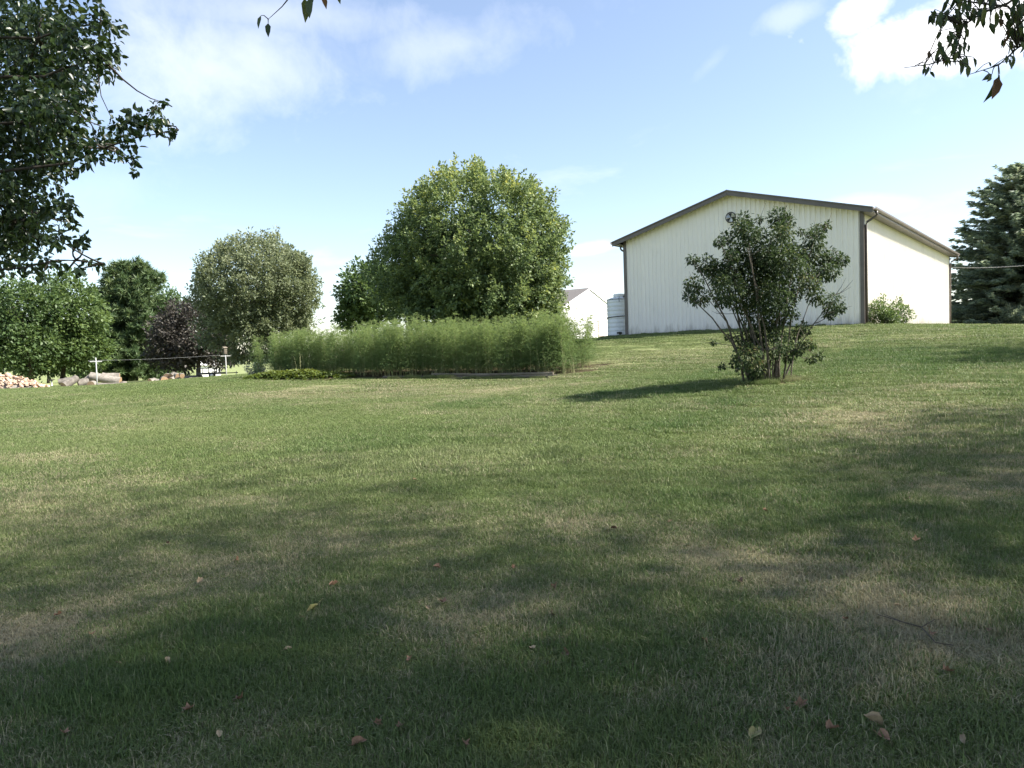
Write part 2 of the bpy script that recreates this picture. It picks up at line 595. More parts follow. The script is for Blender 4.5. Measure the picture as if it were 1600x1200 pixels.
def mesh_np(name, V, faces, mat, attrs=None, smooth=False):
    """faces: list of int arrays (n, k); attrs: {name: per-face floats}"""
    me = bpy.data.meshes.new(name)
    V = np.asarray(V, np.float32)
    me.vertices.add(len(V))
    me.vertices.foreach_set('co', V.ravel())
    loops = np.concatenate([f.ravel() for f in faces]).astype(np.int32)
    sizes = np.concatenate([np.full(len(f), f.shape[1]) for f in faces]).astype(np.int32)
    starts = np.r_[0, np.cumsum(sizes)[:-1]].astype(np.int32)
    me.loops.add(len(loops))
    me.loops.foreach_set('vertex_index', loops)
    me.polygons.add(len(sizes))
    me.polygons.foreach_set('loop_start', starts)
    me.polygons.foreach_set('loop_total', sizes)
    if smooth:
        me.polygons.foreach_set('use_smooth', np.ones(len(sizes), bool))
    for k, a in (attrs or {}).items():
        at_ = me.attributes.new(k, 'FLOAT', 'FACE')
        at_.data.foreach_set('value', np.asarray(a, np.float32))
    me.update(calc_edges=True)
    me.validate()
    me.materials.append(mat)
    return me


class MB:
    """collects boxes, tubes and lathes into one mesh"""
    def __init__(s):
        s.v, s.f = [], []

    def add(s, verts, faces):
        n = len(s.v)
        s.v += [tuple(v) for v in verts]
        s.f += [tuple(i + n for i in f) for f in faces]

    def box(s, c, d, M3=None):
        x, y, z = d[0] / 2, d[1] / 2, d[2] / 2
        vs = [Vector((sx * x, sy * y, sz * z)) for sz in (-1, 1) for sy in (-1, 1) for sx in (-1, 1)]
        if M3 is not None:
            vs = [M3 @ v for v in vs]
        c = Vector(c)
        s.add([v + c for v in vs], [(0, 2, 3, 1), (4, 5, 7, 6), (0, 1, 5, 4), (2, 6, 7, 3), (0, 4, 6, 2), (1, 3, 7, 5)])

    def tube(s, pts, radii, n=8, cap=True):
        pts = [Vector(p) for p in pts]
        if isinstance(radii, (int, float)):
            radii = [radii] * len(pts)
        rings = []
        ref = Vector((0.13, 0.21, 0.97))
        for i, p in enumerate(pts):
            t = (pts[min(i + 1, len(pts) - 1)] - pts[max(i - 1, 0)]).normalized()
            if abs(t.dot(ref)) > 0.97:
                a = t.cross(Vector((1, 0, 0))).normalized()
            else:
                a = t.cross(ref).normalized()
            b = t.cross(a)
            rings.append([p + (a * math.cos(2 * math.pi * k / n) + b * math.sin(2 * math.pi * k / n)) * radii[i] for k in range(n)])
        fs = []
        for i in range(len(pts) - 1):
            for k in range(n):
                a0, a1 = i * n + k, i * n + (k + 1) % n
                fs.append((a0, a1, a1 + n, a0 + n))
        if cap:
            fs.append(tuple(range(n - 1, -1, -1)))
            fs.append(tuple(range((len(pts) - 1) * n, len(pts) * n)))
        s.add([v for r in rings for v in r], fs)

    def lathe(s, prof, c=(0, 0, 0), n=28):
        c = Vector(c)
        vs, fs = [], []
        for r, z in prof:
            for k in range(n):
                a = 2 * math.pi * k / n
                vs.append(c + Vector((r * math.cos(a), r * math.sin(a), z)))
        for i in range(len(prof) - 1):
            for k in range(n):
                k2 = (k + 1) % n
                fs.append((i * n + k, i * n + k2, (i + 1) * n + k2, (i + 1) * n + k))
        fs.append(tuple(range(n - 1, -1, -1)))
        fs.append(tuple(range((len(prof) - 1) * n, len(prof) * n)))
        s.add(vs, fs)

    def mesh(s, name, mat, smooth=False):
        me = bpy.data.meshes.new(name)
        me.from_pydata(s.v, [], s.f)
        if smooth:
            me.polygons.foreach_set('use_smooth', np.ones(len(me.polygons), bool))
        me.materials.append(mat)
        me.update()
        return me

    def build(s, name, mat, parent=None, smooth=False):
        return link(name, s.mesh(name, mat, smooth), parent)


def norm(a):
    return a / np.maximum(np.linalg.norm(a, axis=-1, keepdims=True), 1e-9)


def leaf_quads(P, D, Nn, L, W, fold=0.25):
    """diamond leaves, creased along the midrib: two triangles each"""
    D = norm(D)
    S = norm(np.cross(D, Nn))
    U = np.cross(S, D)
    L, W = L[:, None], W[:, None]
    base, tip = P, P + D * L
    mid = P + D * L * 0.45
    l = mid - S * W * .5 + U * W * fold
    r = mid + S * W * .5 + U * W * fold
    n = len(P)
    V = np.stack([base, r, tip, l], 1).reshape(-1, 3)
    k = np.arange(n)[:, None] * 4
    return V, [np.r_[k + np.array([[0, 1, 2]]), k + np.array([[0, 2, 3]])]], 2


def leaf_ovals(P, D, Nn, L, W, fold=0.18, droop=0.12):
    """pointed oval leaves, creased and drooping: four faces each"""
    D = norm(D)
    S = norm(np.cross(D, Nn))
    U = np.cross(S, D)
    L, W = L[:, None], W[:, None]
    q = lambda t, w, u: P + D * L * t + S * W * w + U * (W * u - L * droop * t * t)
    rows = [q(0, 0, 0), q(.3, .46, fold), q(.66, .36, fold), q(1, 0, 0), q(.66, -.36, fold), q(.3, -.46, fold), q(.36, 0, 0), q(.68, 0, 0)]
    n = len(P)
    V = np.stack(rows, 1).reshape(-1, 3)
    k = np.arange(n)[:, None] * 8
    tri = [(0, 1, 6), (0, 6, 5), (2, 3, 7), (7, 3, 4)]
    quad = [(6, 1, 2, 7), (5, 6, 7, 4)]
    return V, [np.concatenate([k + np.array([t]) for t in tri]), np.concatenate([k + np.array([t]) for t in quad])], 6


def foliage_mesh(name, mat, P, D, Nn, L, W, rnd, kind='quad', **kw):
    V, faces, per = (leaf_quads if kind == 'quad' else leaf_ovals)(P, D, Nn, L, W, **kw)
    return mesh_np(name, V, faces, mat, {'rnd': np.tile(rnd, per)})


def slivers(name, mat, A, B, w, rnd):
    """needle-thin triangles from A to B"""
    d = norm(B - A)
    rs = np.random.RandomState(len(A))
    s = norm(np.cross(d, rs.normal(size=d.shape))) * w[:, None] * .5
    V = np.stack([A + s, B, A - s], 1).reshape(-1, 3)
    k = np.arange(len(A))[:, None] * 3
    return mesh_np(name, V, [k + np.array([[0, 1, 2]])], mat, {'rnd': rnd})


def crown_points(rs, cen, rad, nclump, per, leaf, shoot, width, up=0.35, shell=0.55, zcut=None, lump=0.25, tone=1.0, tips=0.0):
    """leaf positions in shoots that stand out from a lumpy ellipsoid"""
    cen, rad = np.array(cen, float), np.array(rad, float)
    d = norm(rs.normal(size=(nclump * 2, 3)))
    if zcut is not None:
        d = d[(cen[2] + d[:, 2] * rad[2]) > zcut]
    d = d[:nclump]
    nclump = len(d)
    ph = rs.rand(6) * 6
    l = (np.sin(d[:, 0] * 4.1 + ph[0]) + np.sin(d[:, 1] * 4.7 + ph[1]) + np.sin(d[:, 2] * 5.2 + ph[2]) + np.sin((d[:, 0] + d[:, 2]) * 8 + ph[3]) * .6 + np.sin((d[:, 1] - d[:, 2]) * 9 + ph[4]) * .6) / 4.2
    r = shell + (1 - shell) * rs.rand(nclump) ** 0.6
    r = r * (1 + lump * l)
    c = cen + d * rad * r[:, None]
    sh = norm(d * (1 - up) + np.array([0, 0, up]) + rs.normal(size=d.shape) * .28)
    clump_r = rs.rand(nclump)
    idx = np.repeat(np.arange(nclump), per)
    n = len(idx)
    t = rs.rand(n)
    sl = (shoot * (0.6 + 0.8 * rs.rand(nclump)))[idx]
    off = rs.normal(size=(n, 3)) * (width * (1.05 - .7 * t))[:, None]
    P = c[idx] + sh[idx] * (sl * (t - .35))[:, None] + off
    D = norm(sh[idx] * .55 + norm(off) * .8 + rs.normal(size=(n, 3)) * .35 + np.array([0, 0, -.15]))
    Nn = norm(np.array([0, 0, .7]) + sh[idx] * .4 + rs.normal(size=(n, 3)) * .55)
    L = leaf * (.7 + .6 * rs.rand(n))
    rnd = np.clip(.38 * clump_r[idx] + .37 * rs.rand(n) + .25 * t + tips * np.clip(d[idx][:, 2] + .1, 0, 1), 0, 1) * tone  # shoot ends and crown top lighter: yellowing leaves, plus sunlit brightness painted in
    return P, D, Nn, L, rnd, c


def curve_pts(a, b, bend, n=6):
    a, b, bend = Vector(a), Vector(b), Vector(bend)
    return [a.lerp(b, t) + bend * (4 * t * (1 - t)) for t in [i / (n - 1) for i in range(n)]]


def trunk_mesh(name, base, top, r0, r1, limbs, mat, rs, bend=(0, 0, 0), n=9, lr=0.35):
    """tapered trunk with a flare and limbs that reach into the crown"""
    mb = MB()
    p = curve_pts(base, top, bend, 8)
    rad = [r0 + (r1 - r0) * (i / 7) for i in range(8)]
    rad[0] *= 1.35
    mb.tube(p, rad, n)
    for q in limbs:
        q = Vector(q)
        t = rs.uniform(.35, .95)
        k = t * 7
        i = int(k)
        s = p[i].lerp(p[min(i + 1, 7)], k - i)
        d = (q - s)
        rr = (r0 + (r1 - r0) * t) * rs.uniform(.4, .6) + .01
        mb.tube(curve_pts(s, q, Vector((0, 0, d.length * .07)) + Vector(rs.normal(size=3)) * d.length * .03, 5), [rr * (1 - .82 * j / 4) for j in range(5)], 6)
    return mb.mesh(name, mat, True)


def broadleaf(name, label, base, lobes, leaf, mat, r0, seed, group=None, bark='bark', top=None, nlimb=14, bend=(0, 0, 0), wr=.55, keep=None):
    rs = np.random.RandomState(seed)
    root = tag(empty(name, base), label, 'tree', group)
    b = np.array(base)
    parts = [crown_points(rs, **l) for l in lobes]
    P, D, Nn, L, rnd = [np.concatenate([p[i] for p in parts]) for i in range(5)]
    cl = np.concatenate([p[5] for p in parts])
    if keep is not None:
        k = keep(P)
        P, D, Nn, L, rnd = P[k], D[k], Nn[k], L[k], rnd[k]
        cl = cl[keep(cl)]
    me = foliage_mesh('crown', mat, P - b, D, Nn, L, L * wr, rnd)
    link('crown', me, root)
    tp = Vector(top) if top is not None else Vector(lobes[0]['cen']) + Vector((0, 0, lobes[0]['rad'][2] * .3))
    lim = [Vector(c) - Vector(b) for c in cl[rs.choice(len(cl), nlimb, replace=False)]]
    link('trunk', trunk_mesh('trunk', (0, 0, -.15), tp - Vector(b), r0, r0 * .3, lim, M[bark], rs, bend), root)
    return root

# ------------------------------------------------------------------ the lawn: fields of dry, lush and bare ground
def _blobs(spec):
    out = []
    for px, py, r, a in spec:
        g = G(px, py)
        if g is not None:
            out.append((g.x, g.y, r, a))
    return out


DRY_B = _blobs([(1330, 650, 1.5, .22), (1230, 655, 1.0, .15), (1500, 640, 1.5, .25), (1290, 880, .55, .5), (1340, 965, .5, .6), (1560, 1015, .4, .55),
                (1060, 1085, .28, .5), (700, 965, .3, .4), (20, 990, .5, .5), (60, 1010, .4, .4), (130, 790, .9, .35), (40, 760, .9, .4), (640, 1055, .35, .35),
                (1450, 1030, .35, .45), (1100, 860, .5, .35), (1190, 900, .4, .35), (400, 900, .6, .25), (520, 830, .6, .2),
                (1480, 770, .7, .3), (1110, 1130, .25, .35), (240, 850, .7, .28), (900, 800, .6, .2), (860, 640, 2.0, .18), (650, 605, 3.0, .22), (500, 612, 3.0, .2), (250, 628, 4.0, .16), (800, 612, 2.5, .2), (1020, 560, 2.5, .2), (1250, 1130, .2, .4)])
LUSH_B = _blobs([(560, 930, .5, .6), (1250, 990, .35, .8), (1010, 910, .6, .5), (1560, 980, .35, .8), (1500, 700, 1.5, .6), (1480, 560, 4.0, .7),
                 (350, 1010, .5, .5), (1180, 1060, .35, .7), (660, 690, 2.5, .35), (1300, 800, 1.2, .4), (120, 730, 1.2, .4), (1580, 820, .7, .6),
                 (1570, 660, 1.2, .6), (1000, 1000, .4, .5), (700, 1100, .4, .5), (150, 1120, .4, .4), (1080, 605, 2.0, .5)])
YEL_B = _blobs([(820, 705, 1.2, .6), (700, 720, 1.0, .5), (600, 720, 1.0, .4), (1000, 600, 1.5, .3), (300, 650, 3.0, .4), (750, 605, 2.5, .5), (950, 560, 2.0, .5), (1080, 550, 2.5, .5)])
SHRUB = G(1203, 597)
BED_A, BED_B = G(876, 589), G(402, 592)      # front corners of the asparagus bed, right and left
BED_U = (BED_B - BED_A); BED_U.z = 0
BED_LEN = BED_U.length
BED_U.normalize()
BED_V = Vector((BED_U.y, -BED_U.x, 0))
if BED_V.y < 0:
    BED_V = -BED_V


def _sum(bl, x, y):
    t = np.zeros_like(x)
    for bx, by, r, a in bl:
        t += a * np.exp(-(((x - bx) ** 2 + (y - by) ** 2) / (r * r)))
    return t


def lawn_fields(x, y):
    x, y = np.asarray(x, float), np.asarray(y, float)
    wx, wy = x + (fbm(x, y, 2, 1.7) - .5) * .9, y + (fbm(x + 40, y, 2, 1.7) - .5) * .9
    big, mid, fine = fbm(x, y, 3, .16), fbm(x + 91, y + 13, 3, .75), fbm(x + 7, y + 57, 3, 2.6)
    near = np.exp(-np.hypot(x, y) / 16)
    dry = .10 + 1.1 * np.clip(mid - .50, 0, 1) * (.5 + near) + .9 * np.clip(fine - .52, 0, 1) * (.3 + near) + .3 * (big - .5) + .74 * _sum(DRY_B, wx, wy)
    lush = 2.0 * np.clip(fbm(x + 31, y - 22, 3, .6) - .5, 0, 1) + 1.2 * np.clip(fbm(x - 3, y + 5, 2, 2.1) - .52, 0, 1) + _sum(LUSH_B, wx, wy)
    yel = .12 + 1.2 * np.clip(fbm(x - 60, y + 8, 3, .22) - .45, 0, 1) + _sum(YEL_B, wx, wy) + .3 * np.clip((np.hypot(x, y) - 18) / 20, 0, 1)
    # mower passes, running up the slope on the right
    s = np.sin((x * .86 - y * .5) * 2 * math.pi / 1.5 + (fbm(x, y, 2, .2) - .5) * 3)
    yel += .10 * s * np.clip((x - 1) / 5, 0, 1)
    lush -= .15 * s * np.clip((x - 1) / 5, 0, 1)
    far = np.clip((np.hypot(x, y) - 70) / 60, 0, 1)
    dry = dry * (1 - far) + far * .18
    yel = yel * (1 - far) + far * .55
    lush = lush * (1 - far)
    u = (x - BED_A.x) * BED_U.x + (y - BED_A.y) * BED_U.y
    v = (x - BED_A.x) * BED_V.x + (y - BED_A.y) * BED_V.y
    bed = (u > -.9) & (u < BED_LEN + .3) & (v > .05) & (v < 3.4)
    sh = np.exp(-(((x - SHRUB.x) / .75) ** 2 + ((y - SHRUB.y) / .6) ** 2) ** 2)
    bare = np.clip(bed * 1.0 + sh, 0, 1)
    # trodden earth along the barn's foot and by the tank
    return np.clip(dry, 0, 1), np.clip(lush, 0, 1), np.clip(yel, 0, 1), bare


def make_ground():
    ang = np.concatenate([np.linspace(-50, 50, 241), np.linspace(50, 310, 66)[1:-1]])
    rad = np.concatenate([[0.3], np.geomspace(.8, 120, 190), np.geomspace(126, 6000, 40)])
    A, Rr = np.meshgrid(np.radians(ang), rad, indexing='ij')
    X, Y = np.sin(A) * Rr, np.cos(A) * Rr
    Z = E(X, Y)
    na, nr = A.shape
    V = np.c_[X.ravel(), Y.ravel(), Z.ravel()]
    V = np.r_[V, [[0, 0, e1(0, 0)]]]
    i, j = np.meshgrid(np.arange(na), np.arange(nr - 1), indexing='ij')
    i2 = (i + 1) % na
    quads = np.stack([i * nr + j, i * nr + j + 1, i2 * nr + j + 1, i2 * nr + j], -1).reshape(-1, 4)[:, ::-1]
    k = np.arange(na)
    tris = np.stack([np.full(na, na * nr), k * nr, ((k + 1) % na) * nr], -1)[:, ::-1]
    me = mesh_np('lawn', V, [quads, tris], M['ground'], smooth=True)
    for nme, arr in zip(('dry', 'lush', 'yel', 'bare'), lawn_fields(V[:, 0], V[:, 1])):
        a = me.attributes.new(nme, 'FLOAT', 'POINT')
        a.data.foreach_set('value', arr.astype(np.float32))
    o = link('lawn', me)
    if me.polygons[0].normal.z < 0:
        me.flip_normals()
    o['kind'] = 'structure'
    return o


make_ground()


# ------------------------------------------------------------------ grass: small patches of blades set on points of the lawn
def grass_patch(seed, rad, nb, h, w):
    rs = np.random.RandomState(seed)
    a, r = rs.rand(nb) * 2 * math.pi, rad * np.sqrt(rs.rand(nb))
    B = np.c_[np.cos(a) * r, np.sin(a) * r, np.full(nb, -.004)]
    hh = h * (.45 + .75 * rs.rand(nb)) 
    wide, tall = rs.rand(nb) < .05, rs.rand(nb) < .03
    hh = np.where(wide, hh * .65, np.where(tall, hh * 1.7, hh))
    la, ll = rs.rand(nb) * 2 * math.pi, rs.rand(nb) ** .7 * .95
    lean = np.c_[np.cos(la), np.sin(la), np.zeros(nb)] * (ll * hh)[:, None]
    sa = la + math.pi / 2 + rs.normal(size=nb) * .5
    S = np.c_[np.cos(sa), np.sin(sa), np.zeros(nb)] * (w * (.6 + .8 * rs.rand(nb)) * np.where(wide, 3.2, 1))[:, None] * .5
    up = np.array([0, 0, 1.]) * hh[:, None]
    mid = B + up * .6 + lean * .32
    tip = B + up * (1 - .35 * ll[:, None]) + lean
    V = np.stack([B - S, B + S, mid + S * .8, mid - S * .8, tip], 1).reshape(-1, 3)
    k = np.arange(nb)[:, None] * 5
    me = mesh_np('grass_patch', V, [k + np.array([[0, 1, 2, 3]]), k + np.array([[3, 2, 4]])], M['grass'], {'rnd': np.tile(rs.rand(nb), 2)})
    return bpy.data.objects.new('grass_patch', me)


def grass_points():
    rs = np.random.RandomState(11)
    pts, scl, hgt, cls = [], [], [], []
    #        near  far  per m2  scale  class
    for y0, y1, dens, sc, cl in ((1.2, 5, 17, 1.0, 0), (5, 9, 13, 1.05, 0), (9, 15, 8, 1.0, 1), (15, 24, 5.5, 1.1, 1), (24, 36, 2.4, 1.0, 2), (36, 62, 1.5, 1.15, 2)):
        st = 1 / math.sqrt(dens)
        hw = .81 * y1 + 3.0
        gx, gy = np.meshgrid(np.arange(-hw, hw, st), np.arange(y0, y1, st))
        x = (gx + (rs.rand(*gx.shape) - .5) * st * 1.3).ravel()
        y = (gy + (rs.rand(*gx.shape) - .5) * st * 1.3).ravel()
        k = np.abs(x) < .79 * y + 2.8
        x, y = x[k], y[k]
        dry, lush, yel, bare = lawn_fields(x, y)
        keep = (bare < .35 + .3 * rs.rand(len(x)))
        # nothing grows inside the barn
        lx, ly = x - BARN_L.x, y - BARN_L.y
        bu, bv = lx * BU.x + ly * BU.y, lx * BV.x + ly * BV.y
        keep &= ~((bu > -.02) & (bu < BARN_W + .02) & (bv > -.02) & (bv < BARN_D))
        x, y, dry, lush = x[keep], y[keep], dry[keep], lush[keep]
        pts.append(np.c_[x, y, E(x, y)])
        scl.append(np.full(len(x), sc) * (.8 + .4 * rs.rand(len(x))))
        hgt.append((.62 + .75 * lush - .35 * dry + .25 * rs.rand(len(x))) * np.clip(1.05 - .006 * y, .6, 1))
        cls.append(np.full(len(x), cl))
    # taller grass the mower does not reach: along the barn, the bed timbers and round the lilac
    def fringe(a, b, n, h, wob=.05):
        t = rs.rand(n)
        x = a.x + (b.x - a.x) * t + rs.normal(size=n) * wob
        y = a.y + (b.y - a.y) * t + rs.normal(size=n) * wob
        pts.append(np.c_[x, y, E(x, y)])
        scl.append(np.full(n, .24) * (.7 + .6 * rs.rand(n)))
        hgt.append(h * (.5 + .8 * rs.rand(n)) * (.5 + fbm(x * 1.3, y * 1.3, 2)))
        cls.append(np.full(n, 1))
    c0, c1, c2 = BARN_L - BV * .16 - BU * .1, BARN_L + BU * (BARN_W + .16) - BV * .16, BARN_L + BU * (BARN_W + .16) + BV * BARN_D
    fringe(c0, c1, 130, 1.7)
    fringe(c1, c2, 230, 2.4)
    fringe(BED_A - BED_V * .12 - BED_U * .8, BED_A - BED_V * .12 + BED_U * 7, 110, 2.6)
    fringe(SHRUB - Vector((.75, .45, 0)), SHRUB + Vector((.8, -.35, 0)), 26, 2.4, .12)
    return np.concatenate(pts), np.concatenate(scl), np.concatenate(hgt), np.concatenate(cls)


def make_grass():
    P, S, H, CL = grass_points()
    rs = np.random.RandomState(5)
    me = bpy.data.meshes.new('lawn_grass')
    me.vertices.add(len(P))
    me.vertices.foreach_set('co', P.astype(np.float32).ravel())
    f = lawn_fields(P[:, 0], P[:, 1])
    data = dict(dry=f[0], lush=f[1], yel=f[2])
    for k, v in data.items():
        me.attributes.new(k, 'FLOAT', 'POINT').data.foreach_set('value', v.astype(np.float32))
    me.attributes.new('turn', 'FLOAT', 'POINT').data.foreach_set('value', (rs.rand(len(P)) * 6.283).astype(np.float32))
    me.attributes.new('size', 'FLOAT_VECTOR', 'POINT').data.foreach_set('vector', np.c_[S, S, H].astype(np.float32).ravel())
    me.attributes.new('pick', 'INT', 'POINT').data.foreach_set('value', (CL * 3 + rs.randint(0, 3, len(P))).astype(np.int32))
    me.materials.append(M['grass'])
    me.update()
    o = link('lawn_grass', me)
    tag(o, 'short mown lawn grass with dry straw patches and greener clumps', 'grass', kind='stuff')
    protos = [grass_patch(100 + i, .36, 1700, .054, .0040) for i in range(3)] + [grass_patch(200 + i, .52, 1700, .056, .0062) for i in range(3)] + \
             [grass_patch(300 + i, .95, 1900, .06, .012) for i in range(3)]
    ng = bpy.data.node_groups.new('grass_set', 'GeometryNodeTree')
    ng.interface.new_socket('Geometry', in_out='INPUT', socket_type='NodeSocketGeometry')
    ng.interface.new_socket('Geometry', in_out='OUTPUT', socket_type='NodeSocketGeometry')
    gi, go = ng.nodes.new('NodeGroupInput'), ng.nodes.new('NodeGroupOutput')
    m2p = ng.nodes.new('GeometryNodeMeshToPoints')
    ng.links.new(gi.outputs[0], m2p.inputs[0])
    g2i = ng.nodes.new('GeometryNodeGeometryToInstance')
    for p in reversed(protos):
        oi = ng.nodes.new('GeometryNodeObjectInfo')
        oi.inputs['Object'].default_value = p
        oi.inputs['As Instance'].default_value = True
        ng.links.new(oi.outputs['Geometry'], g2i.inputs[0])

    def named(n, t):
        a = ng.nodes.new('GeometryNodeInputNamedAttribute')
        a.data_type = t
        a.inputs['Name'].default_value = n
        return next(s for s in a.outputs if s.enabled and s.name == 'Attribute')
    ip = ng.nodes.new('GeometryNodeInstanceOnPoints')
    ng.links.new(m2p.outputs[0], ip.inputs['Points'])
    ng.links.new(g2i.outputs[0], ip.inputs['Instance'])
    ip.inputs['Pick Instance'].default_value = True
    ng.links.new(named('pick', 'INT'), ip.inputs['Instance Index'])
    cx = ng.nodes.new('ShaderNodeCombineXYZ')
    ng.links.new(named('turn', 'FLOAT'), cx.inputs[2])
    ng.links.new(cx.outputs[0], ip.inputs['Rotation'])
    ng.links.new(named('size', 'FLOAT_VECTOR'), ip.inputs['Scale'])
    ng.links.new(ip.outputs[0], go.inputs[0])
    mod = o.modifiers.new('grass', 'NODES')
    mod.node_group = ng
    print('grass patches', len(P))
    return o


# ------------------------------------------------------------------ the barn
BARN_L = at(979, 521, 39.3); BARN_L.z = 2.26
_r = at(1350, 505, 32.0)
BU = Vector((_r.x - BARN_L.x, _r.y - BARN_L.y, 0)); BARN_W = BU.length; BU.normalize()
BV = Vector((-BU.y, BU.x, 0))
BARN_D, EAVE, SLOPE = 23.5, 5.0, 0.27
make_grass()


def rib_profile(x0, x1, pitch=.226, h=.032):
    """points across a sheet of ribbed steel (position along the wall, how far it stands out)"""
    pts, x = [(x0, 0)], x0
    n = max(1, round((x1 - x0) / pitch))
    p = (x1 - x0) / n
    for i in range(n):
        a = x0 + i * p
        pts += [(a + .006, 0), (a + .026, h), (a + .056, h), (a + .076, 0), (a + p * .56, 0), (a + p * .60, h * .25), (a + p * .66, 0)]
    pts.append((x1 - .002, 0))
    return pts


def siding_panel(parent, prof, zb, ztop, place):
    """one steel sheet with its ribs; place(s, out, z) gives the point"""
    mb = MB()
    vs = []
    for s, o_ in prof:
        vs += [place(s, o_, zb), place(s, o_, ztop(s))]
    fs = [(2 * i, 2 * i + 2, 2 * i + 3, 2 * i + 1) for i in range(len(prof) - 1)]
    mb.add(vs, fs)
    return mb.build('siding_panel', M['siding'], parent)


def make_barn():
    W, D_, H, s = BARN_W, BARN_D, EAVE, SLOPE
    root = tag(empty('pole_barn', BARN_L, math.atan2(BU.y, BU.x)), 'large cream steel pole barn with brown trim on the rise', 'barn')
    pk = H + W / 2 * s
    zt = lambda x: H + min(x, W - x) * s
    # inner shell
    mb = MB()
    e = .03
    ring = [(e, -.3), (W - e, -.3), (W - e, H - .05), (W / 2, pk - .06), (e, H - .05)]
    n = len(ring)
    vs = [(x, e, z) for x, z in ring] + [(x, D_ - e, z) for x, z in ring]
    mb.add(vs, [tuple(range(n)), tuple(range(2 * n - 1, n - 1, -1))] + [(i + n, (i + 1) % n + n, (i + 1) % n, i) for i in range(n)])
    mb.build('wall', M['shell'], root)
    npan = 13
    pw = W / npan
    for i in range(npan):
        prof = rib_profile(i * pw, (i + 1) * pw)
        if i == npan // 2:
            prof = sorted(prof + [(W / 2, 0)])
        siding_panel(root, prof, .02, lambda x: zt(x) - .02, lambda q, o_, z: (q, -o_, z))
    ns = 28
    pw = D_ / ns
    for i in range(ns):
        prof = rib_profile(i * pw, (i + 1) * pw)
        siding_panel(root, prof, .02, lambda y: H - .02, lambda q, o_, z: (W + o_, q, z))
        siding_panel(root, prof, .02, lambda y: H - .02, lambda q, o_, z: (-o_, D_ - q, z))
    # grade board round the foot
    for c, d in (((W / 2, -.012, -.12), (W + .06, .07, .30)), ((W + .012, D_ / 2, -.12), (.07, D_ + .06, .29)), ((-.012, D_ / 2, -.12), (.07, D_ + .06, .29))):
        m = MB(); m.box(c, d); m.build('grade_board', M['grade_board'], root)
    # corner trims
    for cx, cy in ((0, 0), (W, 0), (W, D_), (0, D_)):
        sx, sy = (1 if cx else -1), (1 if cy else -1)
        m = MB()
        m.box((cx - sx * .045, cy + sy * .035, (H + .02) / 2), (.15, .03, H - .06))
        m.box((cx + sx * .035, cy - sy * .045, (H + .02) / 2), (.03, .15, H - .06))
        m.box((cx + sx * .0345, cy + sy * .0345, (H + .02) / 2), (.0312, .0312, H - .062))
        m.build('corner_trim', M['brown_trim'], root)
    # roof: two slopes with ribs, overhanging
    ov, og = .48, .42
    th = math.atan(s)
    for side in (0, 1):
        m = MB()
        run = W / 2 + ov
        f = (lambda d, y, up: (W / 2 - d if side == 0 else W / 2 + d, y, pk + .05 - d * s + up))
        prof = []
        k = 0
        y = -og
        while y < D_ + og:
            y2 = min(y + .3, D_ + og)
            prof += [(y, 0), (y + .012, .022), (y + .036, .022), (y + .05, 0)] if y2 - y > .06 else [(y, 0)]
            y = y2
        prof.append((D_ + og, 0))
        vs = []
        for (yy, up) in prof:
            vs += [f(.0, yy, up), f(run, yy, up), f(.0, yy, -.09), f(run, yy, -.09)]
        fs = []
        for q in range(len(prof) - 1):
            a, b = 4 * q, 4 * q + 4
            fs += [(a, a + 1, b + 1, b), (a + 2, b + 2, b + 3, a + 3), (a + 1, a + 3, b + 3, b + 1)]
        L_ = 4 * (len(prof) - 1)
        fs += [(0, 2, 3, 1), (L_, L_ + 1, L_ + 3, L_ + 2)]
        m.add(vs, fs)
        rf = m.build('roof', M['brown_trim'], root)
        # rake boards front and back
        for yy in (-og - .02, D_ + og + .02):
            ln = math.hypot(run, run * s)
            m = MB()
            cxx = W / 2 + (1 if side else -1) * (run / 2)
            M3 = Matrix.Rotation(th if side else -th, 3, 'Y')
            m.box((cxx, yy, pk - run / 2 * s - .07), (ln + .02, .04, .21), M3)
            m.build('rake_board', M['brown_trim'], root)
            m = MB()
            m.box((cxx, yy - .022 if yy < 0 else yy + .022, pk - run / 2 * s + .045), (ln + .04, .09, .05), M3)
            m.build('rake_cap', M['brown_trim'], root)
        # soffit under the overhang, fascia and gutter along the eave
        ex = W + ov if side else -ov
        ez = pk - run * s
        m = MB()
        m.box(((W + ov / 2) if side else -ov / 2, D_ / 2, ez - .10), (ov - .06, D_ + 2 * og - .1, .015))
        m.build('soffit', M['brown_trim'], root)
        m = MB()
        m.box((ex + (-.005 if side else .005), D_ / 2, ez - .035), (.03, D_ + 2 * og - .02, .19))
        m.build('fascia', M['brown_trim'], root)
        m = MB()
        sg = 1 if side else -1
        gp = [(0.012, .07), (.012, -.05), (.05, -.065), (.10, -.05), (.125, .0), (.125, .075), (.117, .075), (.117, .0), (.095, -.042), (.05, -.055), (.02, -.042), (.02, .07)]
        ys = [-og, D_ + og]
        vs = [(ex + sg * a, yy, ez + b) for yy in ys for a, b in gp]
        n_ = len(gp)
        m.add(vs, [(i, (i + 1) % n_, (i + 1) % n_ + n_, i + n_) for i in range(n_)] + [tuple(range(n_)), tuple(range(2 * n_ - 1, n_ - 1, -1))])
        m.build('gutter', M['brown_trim'], root)
    m = MB()
    m.add([(W / 2 - .24, -og - .05, pk - .0), (W / 2, -og - .05, pk + .09), (W / 2 + .24, -og - .05, pk - .0), (W / 2 - .24, D_ + og, pk - .0), (W / 2, D_ + og, pk + .09), (W / 2 + .24, D_ + og, pk - .0)],
          [(0, 1, 4, 3), (1, 2, 5, 4), (0, 2, 1), (3, 4, 5), (0, 3, 5, 2)])
